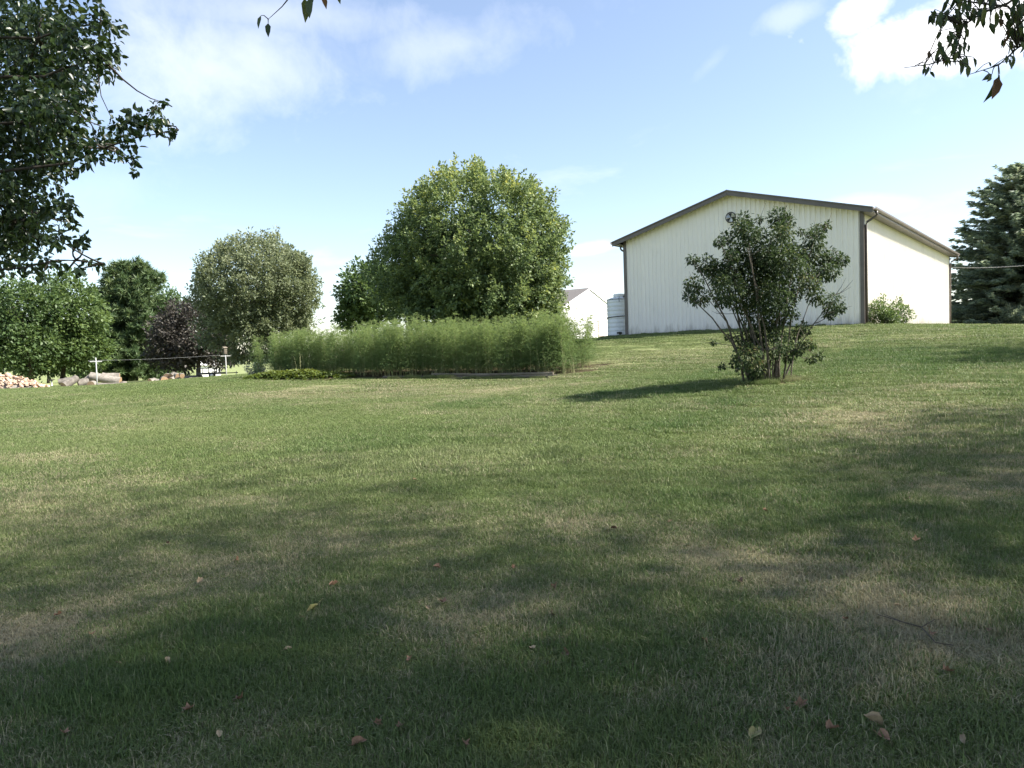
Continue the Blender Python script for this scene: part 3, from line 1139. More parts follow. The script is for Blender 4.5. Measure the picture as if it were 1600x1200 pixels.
    m.build('ridge_cap', M['steel'], root)
    # downspouts: near right corner (pale), far right corner, and the one that feeds the tank
    ez = pk - (W / 2 + ov) * s
    def spout(yc, x_e, x_w, zend=.05, last=None):
        m = MB()
        p = [(x_e, yc, ez - .05), (x_e, yc, ez - .2), (x_e + (x_w - x_e) * .15, yc, ez - .28), (x_w + (x_e - x_w) * .12, yc, ez - .46), (x_w, yc, ez - .58), (x_w, yc, zend)]
        if last:
            p[-1] = (x_w, yc, last[2] + .25)
            p.append(last)
        m.tube(p, .05, 10)
        return m.build('downspout', M['brown_trim'], root, True)
    spout(.10, W + ov + .06, W + .10)
    spout(D_ - .10, W + ov + .06, W + .10)
    spout(.55, -ov - .06, -.10, last=(-.75, 1.1, 2.12))
    # round pinwheel ornament high on the gable
    orn = empty('gable_ornament', (0, 0, 0))
    orn.parent = root
    cx, cz = W / 2 + .02, pk - 1.18
    m = MB()
    ring = [(cx + .24 * math.cos(a), -.09, cz + .24 * math.sin(a)) for a in np.linspace(0, 2 * math.pi, 25)]
    m.tube(ring, .022, 6, False)
    m.build('rim', M['black'], orn)
    for k in range(6):
        a = k * math.pi / 3 + .3
        m = MB()
        c, s_ = math.cos(a), math.sin(a)
        c2, s2 = math.cos(a + .75), math.sin(a + .75)
        m.add([(cx, -.07, cz), (cx + .22 * c, -.06, cz + .22 * s_), (cx + .22 * c2, -.11, cz + .22 * s2), (cx, -.055, cz), (cx + .22 * c, -.045, cz + .22 * s_), (cx + .22 * c2, -.095, cz + .22 * s2)],
              [(0, 1, 2), (5, 4, 3), (0, 3, 4, 1), (1, 4, 5, 2), (2, 5, 3, 0)])
        m.build('blade', M['black'] if k % 2 else M['steel'], orn)
    tag(orn, 'round dark pinwheel ornament with pale blades high on the barn gable', 'ornament')
    wm = orn
    wm.parent = None
    wm.matrix_world = Matrix.Translation(BARN_L) @ Matrix.Rotation(math.atan2(BU.y, BU.x), 4, 'Z')
    return root


make_barn()


def barn_pt(u, v, z=0):
    return BARN_L + BU * u + BV * v + Vector((0, 0, z))


# ------------------------------------------------------------------ rain tank beside the barn
def make_tank():
    c = barn_pt(-1.16, 1.35)
    c.z = e1(c.x, c.y) - .02
    root = tag(empty('water_tank', c), 'pale ribbed plastic water tank standing at the barn corner', 'tank')
    r, h = .70, 2.02
    prof = [(r, .06)]
    z = .06
    while z < h - .1:
        prof += [(r, z + .012), (r + .008, z + .03), (r + .008, z + .13), (r, z + .15), (r, z + .215)]
        z += .225
    prof += [(r, h), (r - .02, h + .05), (r - .20, h + .13), (.33, h + .17), (.33, h + .17)]
    m = MB(); m.lathe(prof, n=40); m.build('body', M['tank'], root, True)
    m = MB(); m.lathe([(.33, h + .15), (.335, h + .31), (.30, h + .345), (.12, h + .365)], n=28); m.build('lid', M['tank'], root, True)
    m = MB()
    m.tube([((r + .028) * math.cos(a), (r + .028) * math.sin(a), 1.07 + .045 * math.sin(a + 2.6)) for a in np.linspace(0, 2 * math.pi, 41)], .024, 6, False)
    m.build('strap', M['black'], root)
    m = MB()
    a = -1.75
    d = Vector((math.cos(a), math.sin(a), 0))
    m.tube([d * (r - .02) + Vector((0, 0, .20)), d * (r + .12) + Vector((0, 0, .20))], .06, 10)
    m.tube([d * (r + .05) + Vector((-.16, 0, .20)), d * (r + .05) + Vector((.10, 0, .20))], .045, 8)
    m.tube([d * (r + .10) + Vector((0, 0, .20)), d * (r + .10) + Vector((0, 0, .08))], .03, 8)
    m.build('valve', M['black'], root)
    m = MB()
    m.tube([d * (r + .02) + Vector((0, 0, h - .14)), d * (r + .02) + Vector((0, 0, h + .04)), d * .38 + Vector((0, 0, h + .17))], .016, 6)
    m.build('lid_strap', M['black'], root)
    m = MB(); m.box((0, 0, .0), (1.75, 1.7, .13)); m.build('base_pad', M['grade_board'], root)


make_tank()


# ------------------------------------------------------------------ white house behind
def make_house():
    root_p = at(876, 520, 60.0)
    root_p.z = 1.95
    dirg = BV.copy()                        # along the gable, away from the camera
    W, D_, H, s = 9.2, 14.0, 2.95, .40
    root = tag(empty('white_house', root_p, math.atan2(dirg.y, dirg.x)), 'low white house with grey shingle roof behind the asparagus', 'house')
    # local x along the gable, local y back along the ridge (to the left in the picture)
    pk = H + W / 2 * s
    mb = MB()
    ring = [(0, -.4), (W, -.4), (W, H), (W / 2, pk), (0, H)]
    vs = [(x, 0, z) for x, z in ring] + [(x, D_, z) for x, z in ring]
    n = 5
    mb.add(vs, [tuple(range(n)), tuple(range(2 * n - 1, n - 1, -1))] + [(i + n, (i + 1) % n + n, (i + 1) % n, i) for i in range(n)])
    mb.build('wall', M['white_wall'], root)
    # clapboards on the gable end
    zz = 0.0
    while zz < pk - .25:
        x0 = max(0, (zz + .17 - H) / s) + .01
        x1 = W - x0
        m = MB()
        m.add([(x0, -.022, zz), (x1, -.022, zz), (x1, -.006, zz + .165), (x0, -.006, zz + .165), (x0, 0.0, zz), (x1, 0.0, zz)], [(0, 1, 2, 3), (0, 4, 5, 1)])
        m.build('clapboard', M['white_wall'], root)
        zz += .17
    for side in (0, 1):
        m = MB()
        ov = .35
        run = W / 2 + ov
        f = lambda d, y, up: (W / 2 + (d if side else -d), y, pk + .10 - d * s + up)
        vs = [f(0, -.05, 0), f(run, -.05, 0), f(run, D_ + .3, 0), f(0, D_ + .3, 0), f(0, -.05, -.12), f(run, -.05, -.12), f(run, D_ + .3, -.12), f(0, D_ + .3, -.12)]
        m.add(vs, [(0, 1, 2, 3), (7, 6, 5, 4), (0, 4, 5, 1), (1, 5, 6, 2), (2, 6, 7, 3), (3, 7, 4, 0)])
        m.build('roof', M['shingle'], root)
        m = MB()
        th = math.atan(s)
        ln = math.hypot(run, run * s)
        m.box((W / 2 + (run / 2 if side else -run / 2), -.075, pk + .012 - run / 2 * s), (ln, .04, .17), Matrix.Rotation(th if side else -th, 3, 'Y'))
        m.build('rake_board', M['white_wall'], root)
    for nme, x, w, z0, z1, mt in (('door', 6.2, .85, .0, 2.05, 'pink_door'),):
        m = MB(); m.box((x, -.045, (z0 + z1) / 2), (w, .05, z1 - z0)); dr = m.build(nme, M[mt], root)
        m = MB(); m.box((x, -.055, z1 + .06), (w + .24, .05, .11)); m.build('door_frame', M['white_wall'], dr)
    for y in (3.2, 7.5, 11.2):
        m = MB(); m.box((-.03, y, 1.6), (.06, 1.1, 1.25)); wdw = m.build('window', M['white_wall'], root)
        m = MB(); m.box((-.066, y, 1.6), (.012, .92, 1.06)); m.build('pane', M['glass'], wdw)


make_house()


# ------------------------------------------------------------------ trees
def gz(p, dz=0.0):
    p = Vector(p)
    p.z = e1(p.x, p.y) + dz
    return p


def lobe(px, py, Y, rpx, rpz, nclump, per, leaf, shoot, width, depth=None, **kw):
    """a crown lobe seen at a pixel, with its radii in photograph pixels at distance Y"""
    c = at(px, py, Y)
    k = Y / F_PX
    return dict(cen=tuple(c), rad=(rpx * k, (depth or rpx) * k, rpz * k), nclump=nclump, per=per, leaf=leaf, shoot=shoot, width=width, **kw)


YM = 50.0
mb_ = gz(at(735, 540, YM))
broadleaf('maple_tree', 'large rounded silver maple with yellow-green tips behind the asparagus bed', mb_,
          [lobe(748, 390, YM, 130, 118, 900, 62, .21, 1.35, .20, up=.45, shell=.78, zcut=2.0, lump=.07, tips=.16),  # tips: yellower top leaves, also lightened in colour as if sunlit
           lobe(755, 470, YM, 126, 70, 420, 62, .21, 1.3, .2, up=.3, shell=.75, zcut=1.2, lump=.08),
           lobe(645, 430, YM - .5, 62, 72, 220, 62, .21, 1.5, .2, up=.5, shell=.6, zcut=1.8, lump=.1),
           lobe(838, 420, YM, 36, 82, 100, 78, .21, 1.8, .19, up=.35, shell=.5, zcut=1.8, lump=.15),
           lobe(745, 420, YM, 88, 98, 230, 40, .34, .9, .6, up=.3, shell=.5, zcut=1.2, tone=.35)],  # inner fill coloured darker, painting shade into the crown's gaps
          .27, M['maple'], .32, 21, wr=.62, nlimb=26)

broadleaf('shade_tree', 'dark green tree peeping out left of the silver maple', gz(at(585, 540, 66)),
          [lobe(588, 462, 66, 55, 46, 190, 44, .34, 1.0, .42, up=.3, shell=.5, lump=.2),
           lobe(556, 490, 66, 28, 26, 60, 40, .34, .9, .4, up=.2, shell=.4, lump=.2)],
          .34, M['wood'], .22, 22, wr=.65)

broadleaf('round_tree', 'round grey-green tree beside the clothesline post with the bird box', gz(at(402, 575, 70)),
          [lobe(403, 455, 70, 90, 80, 620, 50, .27, 1.5, .24, up=.5, shell=.75, lump=.07, tips=.2),  # tips lightens the top leaves in colour, as sun would
           lobe(400, 512, 70, 80, 52, 300, 48, .28, 1.4, .28, up=.25, shell=.65, lump=.1),
           lobe(455, 445, 70, 40, 52, 90, 42, .33, 1.0, .34, up=.45, shell=.5, lump=.14),
           lobe(402, 460, 70, 58, 60, 110, 36, .36, .9, .6, up=.3, shell=.3)],
          .33, M['round'], .26, 23, wr=.55)

broadleaf('plum_tree', 'dark purple-leaved plum tree behind the black trailer', gz(at(310, 592, 80)),
          [lobe(302, 522, 80, 56, 48, 230, 40, .34, .9, .45, up=.25, shell=.45, lump=.2),
           lobe(268, 543, 80, 36, 34, 80, 40, .34, .9, .45, up=.2, shell=.4, lump=.2),
           lobe(335, 542, 80, 30, 36, 70, 38, .34, .9, .45, up=.2, shell=.4, lump=.2)],
          .34, M['plum'], .28, 24, wr=.6, top=at(311, 530, 80))

for i, (nm, lab, px, pb, Y, lb, mt, r0, bend) in enumerate((
        ('broadleaf_tree', 'bushy green tree with a leaning trunk over the split firewood heap', 47, 597, 72,
         [(22, 500, 72, 66, 250), (-40, 510, 62, 66, 180), (20, 545, 78, 38, 170)], 'wood', .3, (.5, 0, 0)),
        ('broadleaf_tree', 'light green broad tree over the grey sawn tree trunks', 96, 590, 76,
         [(112, 500, 50, 62, 220), (100, 548, 58, 34, 150), (128, 545, 36, 36, 70)], 'bright', .24, (0, 0, 0)),
        ('broadleaf_tree', 'olive tree seen between the white pine and the purple plum', 268, 592, 104,
         [(262, 500, 34, 46, 120)], 'wood', .22, (0, 0, 0)))):
    broadleaf(nm, lab, gz(at(px, pb, Y)), [lobe(a, b, Y, c, d, n, 42, .36, 1.0, .48, up=.3, shell=.5, lump=.18, zcut=1.2) for a, b, c, d, n in lb],
              .36, M[mt], r0, 30 + i, wr=.62, bend=bend)
for i, (px, Y, w, lab) in enumerate(((75, 118, 45, 'small far tree beyond the sawn trunks with a thin dark stem'), (128, 128, 52, 'low far tree glimpsed past the trunks of the light green tree'))):
    broadleaf('broadleaf_tree', lab, gz(at(px, 590, Y)), [lobe(px, 545, Y, w, 38, 120, 30, .5, 1.0, .7, up=.2, shell=.4, lump=.2)], .5, M['wood'], .2, 60 + i, wr=.65)


def conifer(name, label, base, height, rad, mat, seed, nwhorl, nbr, droop, needle, dens, zlow=.4, power=.85, tuft=False):
    rs = np.random.RandomState(seed)
    root = tag(empty(name, base), label, 'tree')
    A, B_, rn = [], [], []
    mb = MB()
    mb.tube([(0, 0, -.2), (0, 0, height * .5), (.05, 0, height * .98)], [height * .022, height * .013, .02], 9)
    for w in range(nwhorl):
        z = zlow + (height - zlow - .15) * ((w + rs.rand() * .6) / nwhorl) ** 1.02
        f = 1 - (z - zlow) / (height - zlow)
        for b in range(max(4, int(nbr * (.5 + .5 * f)))):
            L = max(.15, rad * (f ** power)) * rs.uniform(.72, 1.13)
            a = rs.rand() * 2 * math.pi
            d = np.array([math.cos(a), math.sin(a), 0])
            side = np.array([-d[1], d[0], 0])
            el = .45 * (1 - f) + rs.normal() * .15
            m = max(4, int(L / .34 * dens))
            t = np.sort(rs.rand(m)) ** .75
            zz = z + L * t * el - droop * L * t * (1 - .62 * t)
            pts = d[None] * (L * t)[:, None]
            pts[:, 2] = zz
            if L > 1.0 and b % 2 == 0:
                k = [0, m // 2, m - 1]
                mb.tube([(0, 0, z)] + [tuple(pts[q]) for q in k[1:]], [.05, .03, .008], 4, False)
            crv = rs.rand()
            for q in range(m):
                n = 9 if not tuft else 12
                off = rs.normal(size=(n, 3)) * .06
                st = pts[q] + off
                if tuft:
                    dirn = norm(rs.normal(size=(n, 3)) + np.array([0, 0, .5]) + d * .7)
                    ln = needle * rs.uniform(.6, 1.2, n)
                else:
                    sgn = rs.choice([-1, 1], n)
                    dirn = norm(d[None] * .8 + side[None] * (sgn * rs.uniform(.2, 1.3, n))[:, None] + np.c_[np.zeros(n), np.zeros(n), rs.uniform(-.55, .25, n)])
                    ln = needle * rs.uniform(.5, 1.1, n) * (.55 + .75 * (1 - t[q]) + .25)
                A.append(st)
                B_.append(st + dirn * ln[:, None])
                rn.append(np.clip(.4 * crv + .6 * rs.rand(n), 0, 1))
    A, B_, rn = np.concatenate(A), np.concatenate(B_), np.concatenate(rn)
    link('crown', slivers('crown', mat, A, B_, np.full(len(A), needle * .24), rn), root)
    mb.build('trunk', M['bark'], root, True)
    return root


sb = gz(at(1599, 517, 60))
conifer('spruce_tree', 'tall blue-green spruce with drooping boughs at the barn far end', sb, 13.3, 7.3, M['spruce'], 41, 70, 16, .26, .55, 1.45, zlow=.2, power=.52)
pb = gz(at(212, 592, 92))
conifer('pine_tree', 'broad white pine with layered soft green boughs behind the sawn logs', pb, 14.4, 6.6, M['pine'], 42, 34, 22, .10, .75, 1.15, zlow=.9, power=.40, tuft=True)

# small shrub at the foot of the barn
def small_shrub(name, label, p, w, h, n, leaf, mat, seed, cat='shrub', up=.5):
    rs = np.random.RandomState(seed)
    root = tag(empty(name, p), label, cat)
    P, D, Nn, L, rnd, c = crown_points(rs, (0, 0, h * .48), (w / 2, w / 2.4, h * .5), n, 40, leaf, h * .4, h * .09, up=up, shell=.3, lump=.25)
    k = P[:, 2] > .0
    link('foliage', foliage_mesh('foliage', mat, P[k], D[k], Nn[k], L[k], L[k] * .5, rnd[k]), root)
    mb = MB()
    for q in c[:14]:
        mb.tube(curve_pts((rs.normal() * .06, rs.normal() * .06, -.05), q, (0, 0, .05), 4), [.02, .016, .012, .005], 5)
    mb.build('stem', M['lilac_bark'], root)
    return root


small_shrub('shrub', 'small pale green shrub against the sunlit barn wall', gz(barn_pt(BARN_W + .75, 1.15)), 1.75, 1.05, 75, .11, M['bright'], 51)
small_shrub('grey_shrub', 'grey-leaved bushy weed at the end of the vine patch', gz(at(399, 588, 33.5)), .8, .6, 20, .09, M['grey_weed'], 52)
small_shrub('shrub', 'low dark bush under the skirts of the spruce', gz(at(1590, 516, 56)), 3.2, 1.6, 60, .2, M['spruce'], 53)


# ------------------------------------------------------------------ the lilac in front of the barn
def make_lilac():
    rs = np.random.RandomState(77)
    base = SHRUB.copy()
    Y0 = base.y
    k = Y0 / F_PX
    root = tag(empty('lilac_bush', base), 'open-branched lilac bush standing on the lawn in front of the barn', 'bush')
    CL = [(1081, 405, 9), (1102, 413, 18), (1120, 420, 18), (1084, 444, 17), (1095, 465, 16), (1076, 462, 10), (1125, 430, 24), (1135, 372, 14), (1124, 378, 9), (1148, 392, 18),
          (1161, 346, 17), (1158, 358, 15), (1169, 367, 18), (1185, 369, 17), (1218, 341, 20), (1226, 350, 17), (1221, 365, 20), (1221, 387, 24), (1174, 395, 28), (1195, 408, 30),
          (1148, 421, 28), (1138, 450, 28), (1130, 468, 15), (1174, 434, 32), (1205, 426, 34), (1234, 410, 30), (1246, 395, 16), (1272, 374, 20), (1276, 361, 14), (1292, 352, 7),
          (1272, 398, 22), (1298, 403, 18), (1315, 406, 12), (1277, 423, 22), (1298, 424, 17), (1266, 444, 18), (1275, 463, 16), (1301, 473, 18), (1298, 488, 13), (1314, 482, 8),
          (1185, 460, 32), (1210, 465, 34), (1236, 452, 24), (1160, 470, 22), (1185, 496, 26), (1207, 502, 18), (1230, 488, 18), (1164, 532, 20), (1169, 556, 23), (1150, 566, 11), (1182, 573, 16),
          (1178, 540, 20), (1254, 515, 14), (1264, 537, 12), (1267, 560, 9), (1281, 556, 6), (1115, 535, 5), (1139, 527, 6),
          (1195, 538, 14), (1178, 585, 12), (1225, 540, 12), (1246, 545, 12), (1160, 575, 11), (1200, 570, 9), (1238, 525, 14), (1212, 548, 13), (1232, 556, 11), (1190, 522, 16), (1215, 522, 15), (1187, 342, 6), (1251, 362, 6), (1128, 572, 5), (1142, 400, 14), (1205, 400, 22), (1255, 425, 18)]
    P, D, Nn, L, rnd, cen = [], [], [], [], [], []
    for px, py, r in CL:
        dep = rs.normal() * .38 + (.25 if py > 500 else 0) * rs.normal()
        c = np.array(at(px, py, Y0 + dep))
        rr = r * k * .92
        cen.append(c)
        n = int(14 + .95 * r * r)
        off = norm(rs.normal(size=(n, 3))) * (rr * rs.rand(n) ** .45)[:, None] * np.array([1, 1.15, 1])
        sub = norm(rs.normal(size=(n, 3)))
        P.append(c + off)
        D.append(norm(norm(off) * .7 + sub * .6 + np.array([0, 0, -.45])))
        Nn.append(norm(np.array([0, 0, .9]) + sub * .6))
        L.append(.070 * rs.uniform(.65, 1.25, n))
        base_r = rs.rand()
        rnd.append(np.clip(.35 * base_r + .65 * rs.rand(n), 0, 1))
    P, D, Nn, L, rnd = map(np.concatenate, (P, D, Nn, L, rnd))
    b = np.array(base)
    link('foliage', foliage_mesh('foliage', M['lilac'], P - b, D, Nn, L, L * .62, rnd, 'oval'), root)
    # stems fan out from the base; each is a part of its own
    cen = np.array(cen) - b
    order = rs.permutation(len(cen))
    order = [q for q in order if cen[q][2] > .9]
    nst = 30
    stems = []
    for s in range(nst):
        a = rs.rand() * 2 * math.pi
        r = .30 * math.sqrt(rs.rand())
        tg = Vector(cen[order[s]])
        st = Vector((tg.x * .26 + math.cos(a) * r * .55, tg.y * .25 + math.sin(a) * r, -.06))
        d = tg - st
        out = Vector((d.x, d.y, 0))
        pts = curve_pts(st, tg, -out * .14 + Vector((rs.normal() * .05, rs.normal() * .05, 0)), 9)
        pts = [p + Vector(rs.normal(size=3)) * .012 for p in pts]
        r0 = rs.uniform(.015, .034)
        mb = MB()
        mb.tube(pts, [r0 * (1 - .72 * i / 8) for i in range(9)], 6)
        stems.append((pts, r0, mb))
    for c in cen:
        # a side branch from the nearest stem
        c = Vector(c)
        best = min(((((p - c).length + (0 if p.z < c.z else .5)), si, pi) for si, (pts, _, _) in enumerate(stems) for pi, p in enumerate(pts) if pi > 2), key=lambda q: q[0])
        pts, r0, mb = stems[best[1]]
        s = pts[best[2]]
        if (s - c).length > .08:
            rr = min(r0 * .5, .012)
            mb.tube(curve_pts(s, c, Vector((0, 0, -.05)), 5), [rr, rr * .8, rr * .65, rr * .5, .003], 5)
        for t in range(3):
            e = c + Vector(rs.normal(size=3)) * .16 + Vector((0, 0, .08))
            mb.tube([c, c.lerp(e, .5) + Vector(rs.normal(size=3)) * .01, e], [.005, .004, .002], 4)
    # bare twigs that stick out on the right
    for (x0, y0), (x1, y1) in (((1300, 462), (1330, 448)), ((1312, 458), (1333, 437)), ((1306, 460), (1322, 434)), ((1130, 490), (1112, 486)), ((1150, 490), (1118, 487))):
        mb = MB()
        mb.tube([at(x0, y0, Y0) - base, at((x0 + x1) / 2, (y0 + y1) / 2 + 2, Y0 - .05) - base, at(x1, y1, Y0 - .1) - base], [.007, .005, .002], 4)
        mb.build('twig', M['lilac_bark'], root)
    for pts, r0, mb in stems:
        mb.build('stem', M['lilac_bark'], root, True)


make_lilac()


# ------------------------------------------------------------------ asparagus bed
def fern_proto(seed, h):
    rs = np.random.RandomState(seed)
    A, B_, rn = [], [], []
    mb = MB()
    for s in range(7):
        a = rs.rand() * 6.283
        lean = rs.uniform(.05, .42)
        hh = h * rs.uniform(.78, 1.08)
        b0 = Vector((rs.normal() * .10, rs.normal() * .10, 0))
        top = b0 + Vector((math.cos(a) * lean, math.sin(a) * lean, hh))
        pts = curve_pts(b0, top, Vector((-math.cos(a), -math.sin(a), 0)) * lean * .15, 7)
        mb.tube(pts, [.0085 * (1 - .8 * i / 6) for i in range(7)], 5, False)
        for q in range(60):
            t = .1 + .9 * rs.rand() ** .85
            i = min(int(t * 6), 5)
            o_ = np.array(pts[i].lerp(pts[i + 1], t * 6 - i))
            az = rs.rand() * 6.283
            ln = (.50 * (1 - t) + .10) * rs.uniform(.6, 1.3)
            d = np.array([math.cos(az), math.sin(az), rs.uniform(.0, .75)])
            n = int(12 + 42 * ln)
            tt = rs.rand(n)
            st = o_ + d * (ln * tt)[:, None] - np.array([0, 0, .25]) * (ln * tt * tt)[:, None]
            dirn = norm(rs.normal(size=(n, 3)) + d * .9 + np.array([0, 0, .25]))
            A.append(st)
            B_.append(st + dirn * rs.uniform(.03, .085, n)[:, None])
            rn.append(np.clip(.55 * t + .15 * rs.rand() + .35 * rs.rand(n) - .1, 0, 1))
    A, B_, rn = map(np.concatenate, (A, B_, rn))
    return slivers('foliage', M['fern'], A, B_, np.full(len(A), .0085), rn), mb.mesh('stalk', M['fern_stalk'])


def make_bed():
    rs = np.random.RandomState(3)
    protos = [fern_proto(400 + i, 1.98) for i in range(6)]
    n = 0
    for row, v in enumerate((.42, 1.05, 1.7, 2.4)):
        u = -.12 if row < 3 else .1
        while u < BED_LEN + (.9 if row else -.6):
            if row == 0 and u > BED_LEN - 5.2:
                break
            p = BED_A + BED_U * (u + rs.normal() * .07) + BED_V * (v + rs.normal() * .09)
            p.z = e1(p.x, p.y) + .03
            r = tag(empty('asparagus_fern', p, rs.rand() * 6.28), 'tall feathery asparagus fern growing in the dense timber-edged bed', 'asparagus plant', 'asparagus ferns in the raised bed')
            k = rs.uniform(.86, 1.08) * (1.0 if u < BED_LEN * .55 else 1 - .07 * (u - BED_LEN * .55) / (BED_LEN * .45))
            r.scale = (k * 1.05, k * 1.05, k * rs.uniform(.94, 1.05))
            f, s = protos[rs.randint(6)]
            link('foliage', f, r)
            link('stalk', s, r)
            n += 1
            u += .42 + .08 * rs.rand()
    print('ferns', n)
    # landscape timbers along the front, lying end to end and two high, slightly out of line
    L = 2.44
    u, i = .02, 0
    while u < BED_LEN * .45:
        for lay in range(2 if i < 2 else 1):
            c = BED_A + BED_U * (u + L / 2 + (.25 if lay else 0)) + BED_V * (.02 * lay + rs.normal() * .012)
            z = min(e1(*(BED_A + BED_U * (u + q * L))[:2]) for q in (0, .5, 1))
            m = MB()
            w, h = .125, .088
            prof = [(-w / 2, -h / 2 + .02), (-w / 2 + .02, -h / 2), (w / 2 - .02, -h / 2), (w / 2, -h / 2 + .02), (w / 2, h / 2 - .02), (w / 2 - .02, h / 2), (-w / 2 + .02, h / 2), (-w / 2, h / 2 - .02)]
            ll = L - .01
            vs = [(x, a, b) for x in (-ll / 2, ll / 2) for a, b in prof]
            m.add(vs, [tuple(range(8)), tuple(range(15, 7, -1))] + [(q + 8, (q + 1) % 8 + 8, (q + 1) % 8, q) for q in range(8)])
            o = m.build('landscape_timber', M['grey_wood'])
            z0, z1 = e1(*(c - BED_U * L / 2)[:2]), e1(*(c + BED_U * L / 2)[:2])
            o.location = (c.x, c.y, (z0 + z1) / 2 + .05 + lay * .09)
            o.rotation_euler = (0, -math.atan2(z1 - z0, L), math.atan2(BED_U.y, BED_U.x) + rs.normal() * .006)
            tag(o, 'weathered grey landscape timber edging the front of the asparagus bed', 'timber', 'timbers edging the asparagus bed')
        u += L
        i += 1


make_bed()


def weed(label, p, h, n, mat, seed, group=None, leaf=.09, spread=.25, name='weed'):
    """a straggly stalk with narrow leaves"""
    rs = np.random.RandomState(seed)
    root = tag(empty(name, p), label, 'weed', group)
    mb = MB()
    P, D, L = [], [], []
    for s in range(n):
        a = rs.rand() * 6.28
        top = Vector((math.cos(a) * spread * rs.rand() * h, math.sin(a) * spread * rs.rand() * h, h * rs.uniform(.7, 1.05)))
        pts = curve_pts((rs.normal() * .05, rs.normal() * .05, -.03), top, Vector(rs.normal(size=3)) * .04, 7)
        mb.tube(pts, [.008 * (1 - .7 * i / 6) for i in range(7)], 4, False)
        for q in range(26):
            t = .15 + .85 * rs.rand()
            i = min(int(t * 6), 5)
            P.append(pts[i].lerp(pts[i + 1], t * 6 - i))
            az = rs.rand() * 6.28
            D.append((math.cos(az), math.sin(az), rs.uniform(-.2, .9)))
            L.append(leaf * rs.uniform(.5, 1.2) * (1.2 - .6 * t))
    P, D, L = np.array([tuple(p) for p in P]), np.array(D), np.array(L)
    mb.build('stalk', M['fern_stalk'], root)
    link('foliage', foliage_mesh('foliage', mat, P, D, norm(rs.normal(size=P.shape) + np.array([0, 0, 1.])), L, L * .32, rs.rand(len(P))), root)
    return root


for i, (px, py, h, nn) in enumerate(((448, 590, 1.25, 5), (466, 588, 1.35, 5), (480, 588, 1.2, 4), (455, 592, 1.0, 4), (500, 589, .9, 4), (540, 588, .8, 4), (575, 588, .8, 4), (515, 588, 1.15, 4))):
    weed('tall pale weed in seed rising behind the vine patch', gz(G(px, py) + BED_V * .5), h, nn, M['weed'], 500 + i, 'weeds behind the vine patch')
for i, (px, h) in enumerate(((620, .7), (672, .55), (700, .6), (735, .7), (760, .9), (778, .8), (800, .6), (845, 1.0), (856, .8), (880, .6), (893, .7))):
    p = at(px, 588, BED_A.y)
    u = (p - BED_A).dot(BED_U)
    u = BED_A + BED_U * (-(px - 876) / F_PX * 27.3) + BED_V * .16
    weed('dry straw-coloured weed leaning over the bed timbers', gz(u, .02), h, 3, M['weed'], 540 + i, 'dry weeds along the bed timbers', .06, .35)
for i, px in enumerate((612, 640, 668, 690, 715, 742)):
    p = BED_A + BED_U * (-(px - 876) / F_PX * 28.5) + BED_V * 2.9
    weed('greyish seeding weed standing above the asparagus tops under the maple', gz(p), 2.02, 3, M['grey_weed'], 580 + i, 'seeding weeds behind the asparagus', .10, .12)


def make_vines():
    rs = np.random.RandomState(9)
    n = 5200
    c = BED_A + BED_U * (BED_LEN - 2.3) - BED_V * .05
    u = rs.normal(size=n) * 1.25
    u = np.clip(u, -2.75, 2.6)
    v = rs.normal(size=n) * .33
    x = c.x + BED_U.x * u + BED_V.x * v
    y = c.y + BED_U.y * u + BED_V.y * v
    env = np.clip(1 - (u / 2.9) ** 2, 0, 1) * np.clip(1 - (v / .9) ** 2, 0, 1)
    h = (.07 + .36 * env * (.4 + .9 * fbm(x, y, 3, 1.6))) * rs.rand(n) ** .5
    P = np.c_[x, y, E(x, y) + h + .02]
    D = norm(np.c_[rs.normal(size=(n, 2)), rs.normal(size=n) * .25 - .1])
    Nn = norm(np.array([0, 0, 1.]) + rs.normal(size=(n, 3)) * .35)
    L = .115 * rs.uniform(.6, 1.25, n)
    me = foliage_mesh('vine_patch', M['vine'], P, D, Nn, L, L * .85, np.clip(.3 * rs.rand(n) + h * 1.5, 0, 1))
    tag(link('vine_patch', me), 'low mound of yellow-green vines trailing out of the bed', 'vines', kind='stuff')
    # strip of bare earth in front
    m = MB()
    pts = []
    for i in range(25):
        t = -2.3 + 4.6 * i / 24
        for w in (-.62 - .16 * math.sin(i * 1.3) - .08 * math.sin(i * 3.1), -.1):
            q = c + BED_U * t + BED_V * w
            pts.append((q.x, q.y, e1(q.x, q.y) + (.012 if w < -.3 else .07)))
    m.add(pts, [(2 * i, 2 * i + 1, 2 * i + 3, 2 * i + 2) for i in range(24)])
    o = m.build('bare_earth', M['soil'])
    o['kind'] = 'structure'


make_vines()


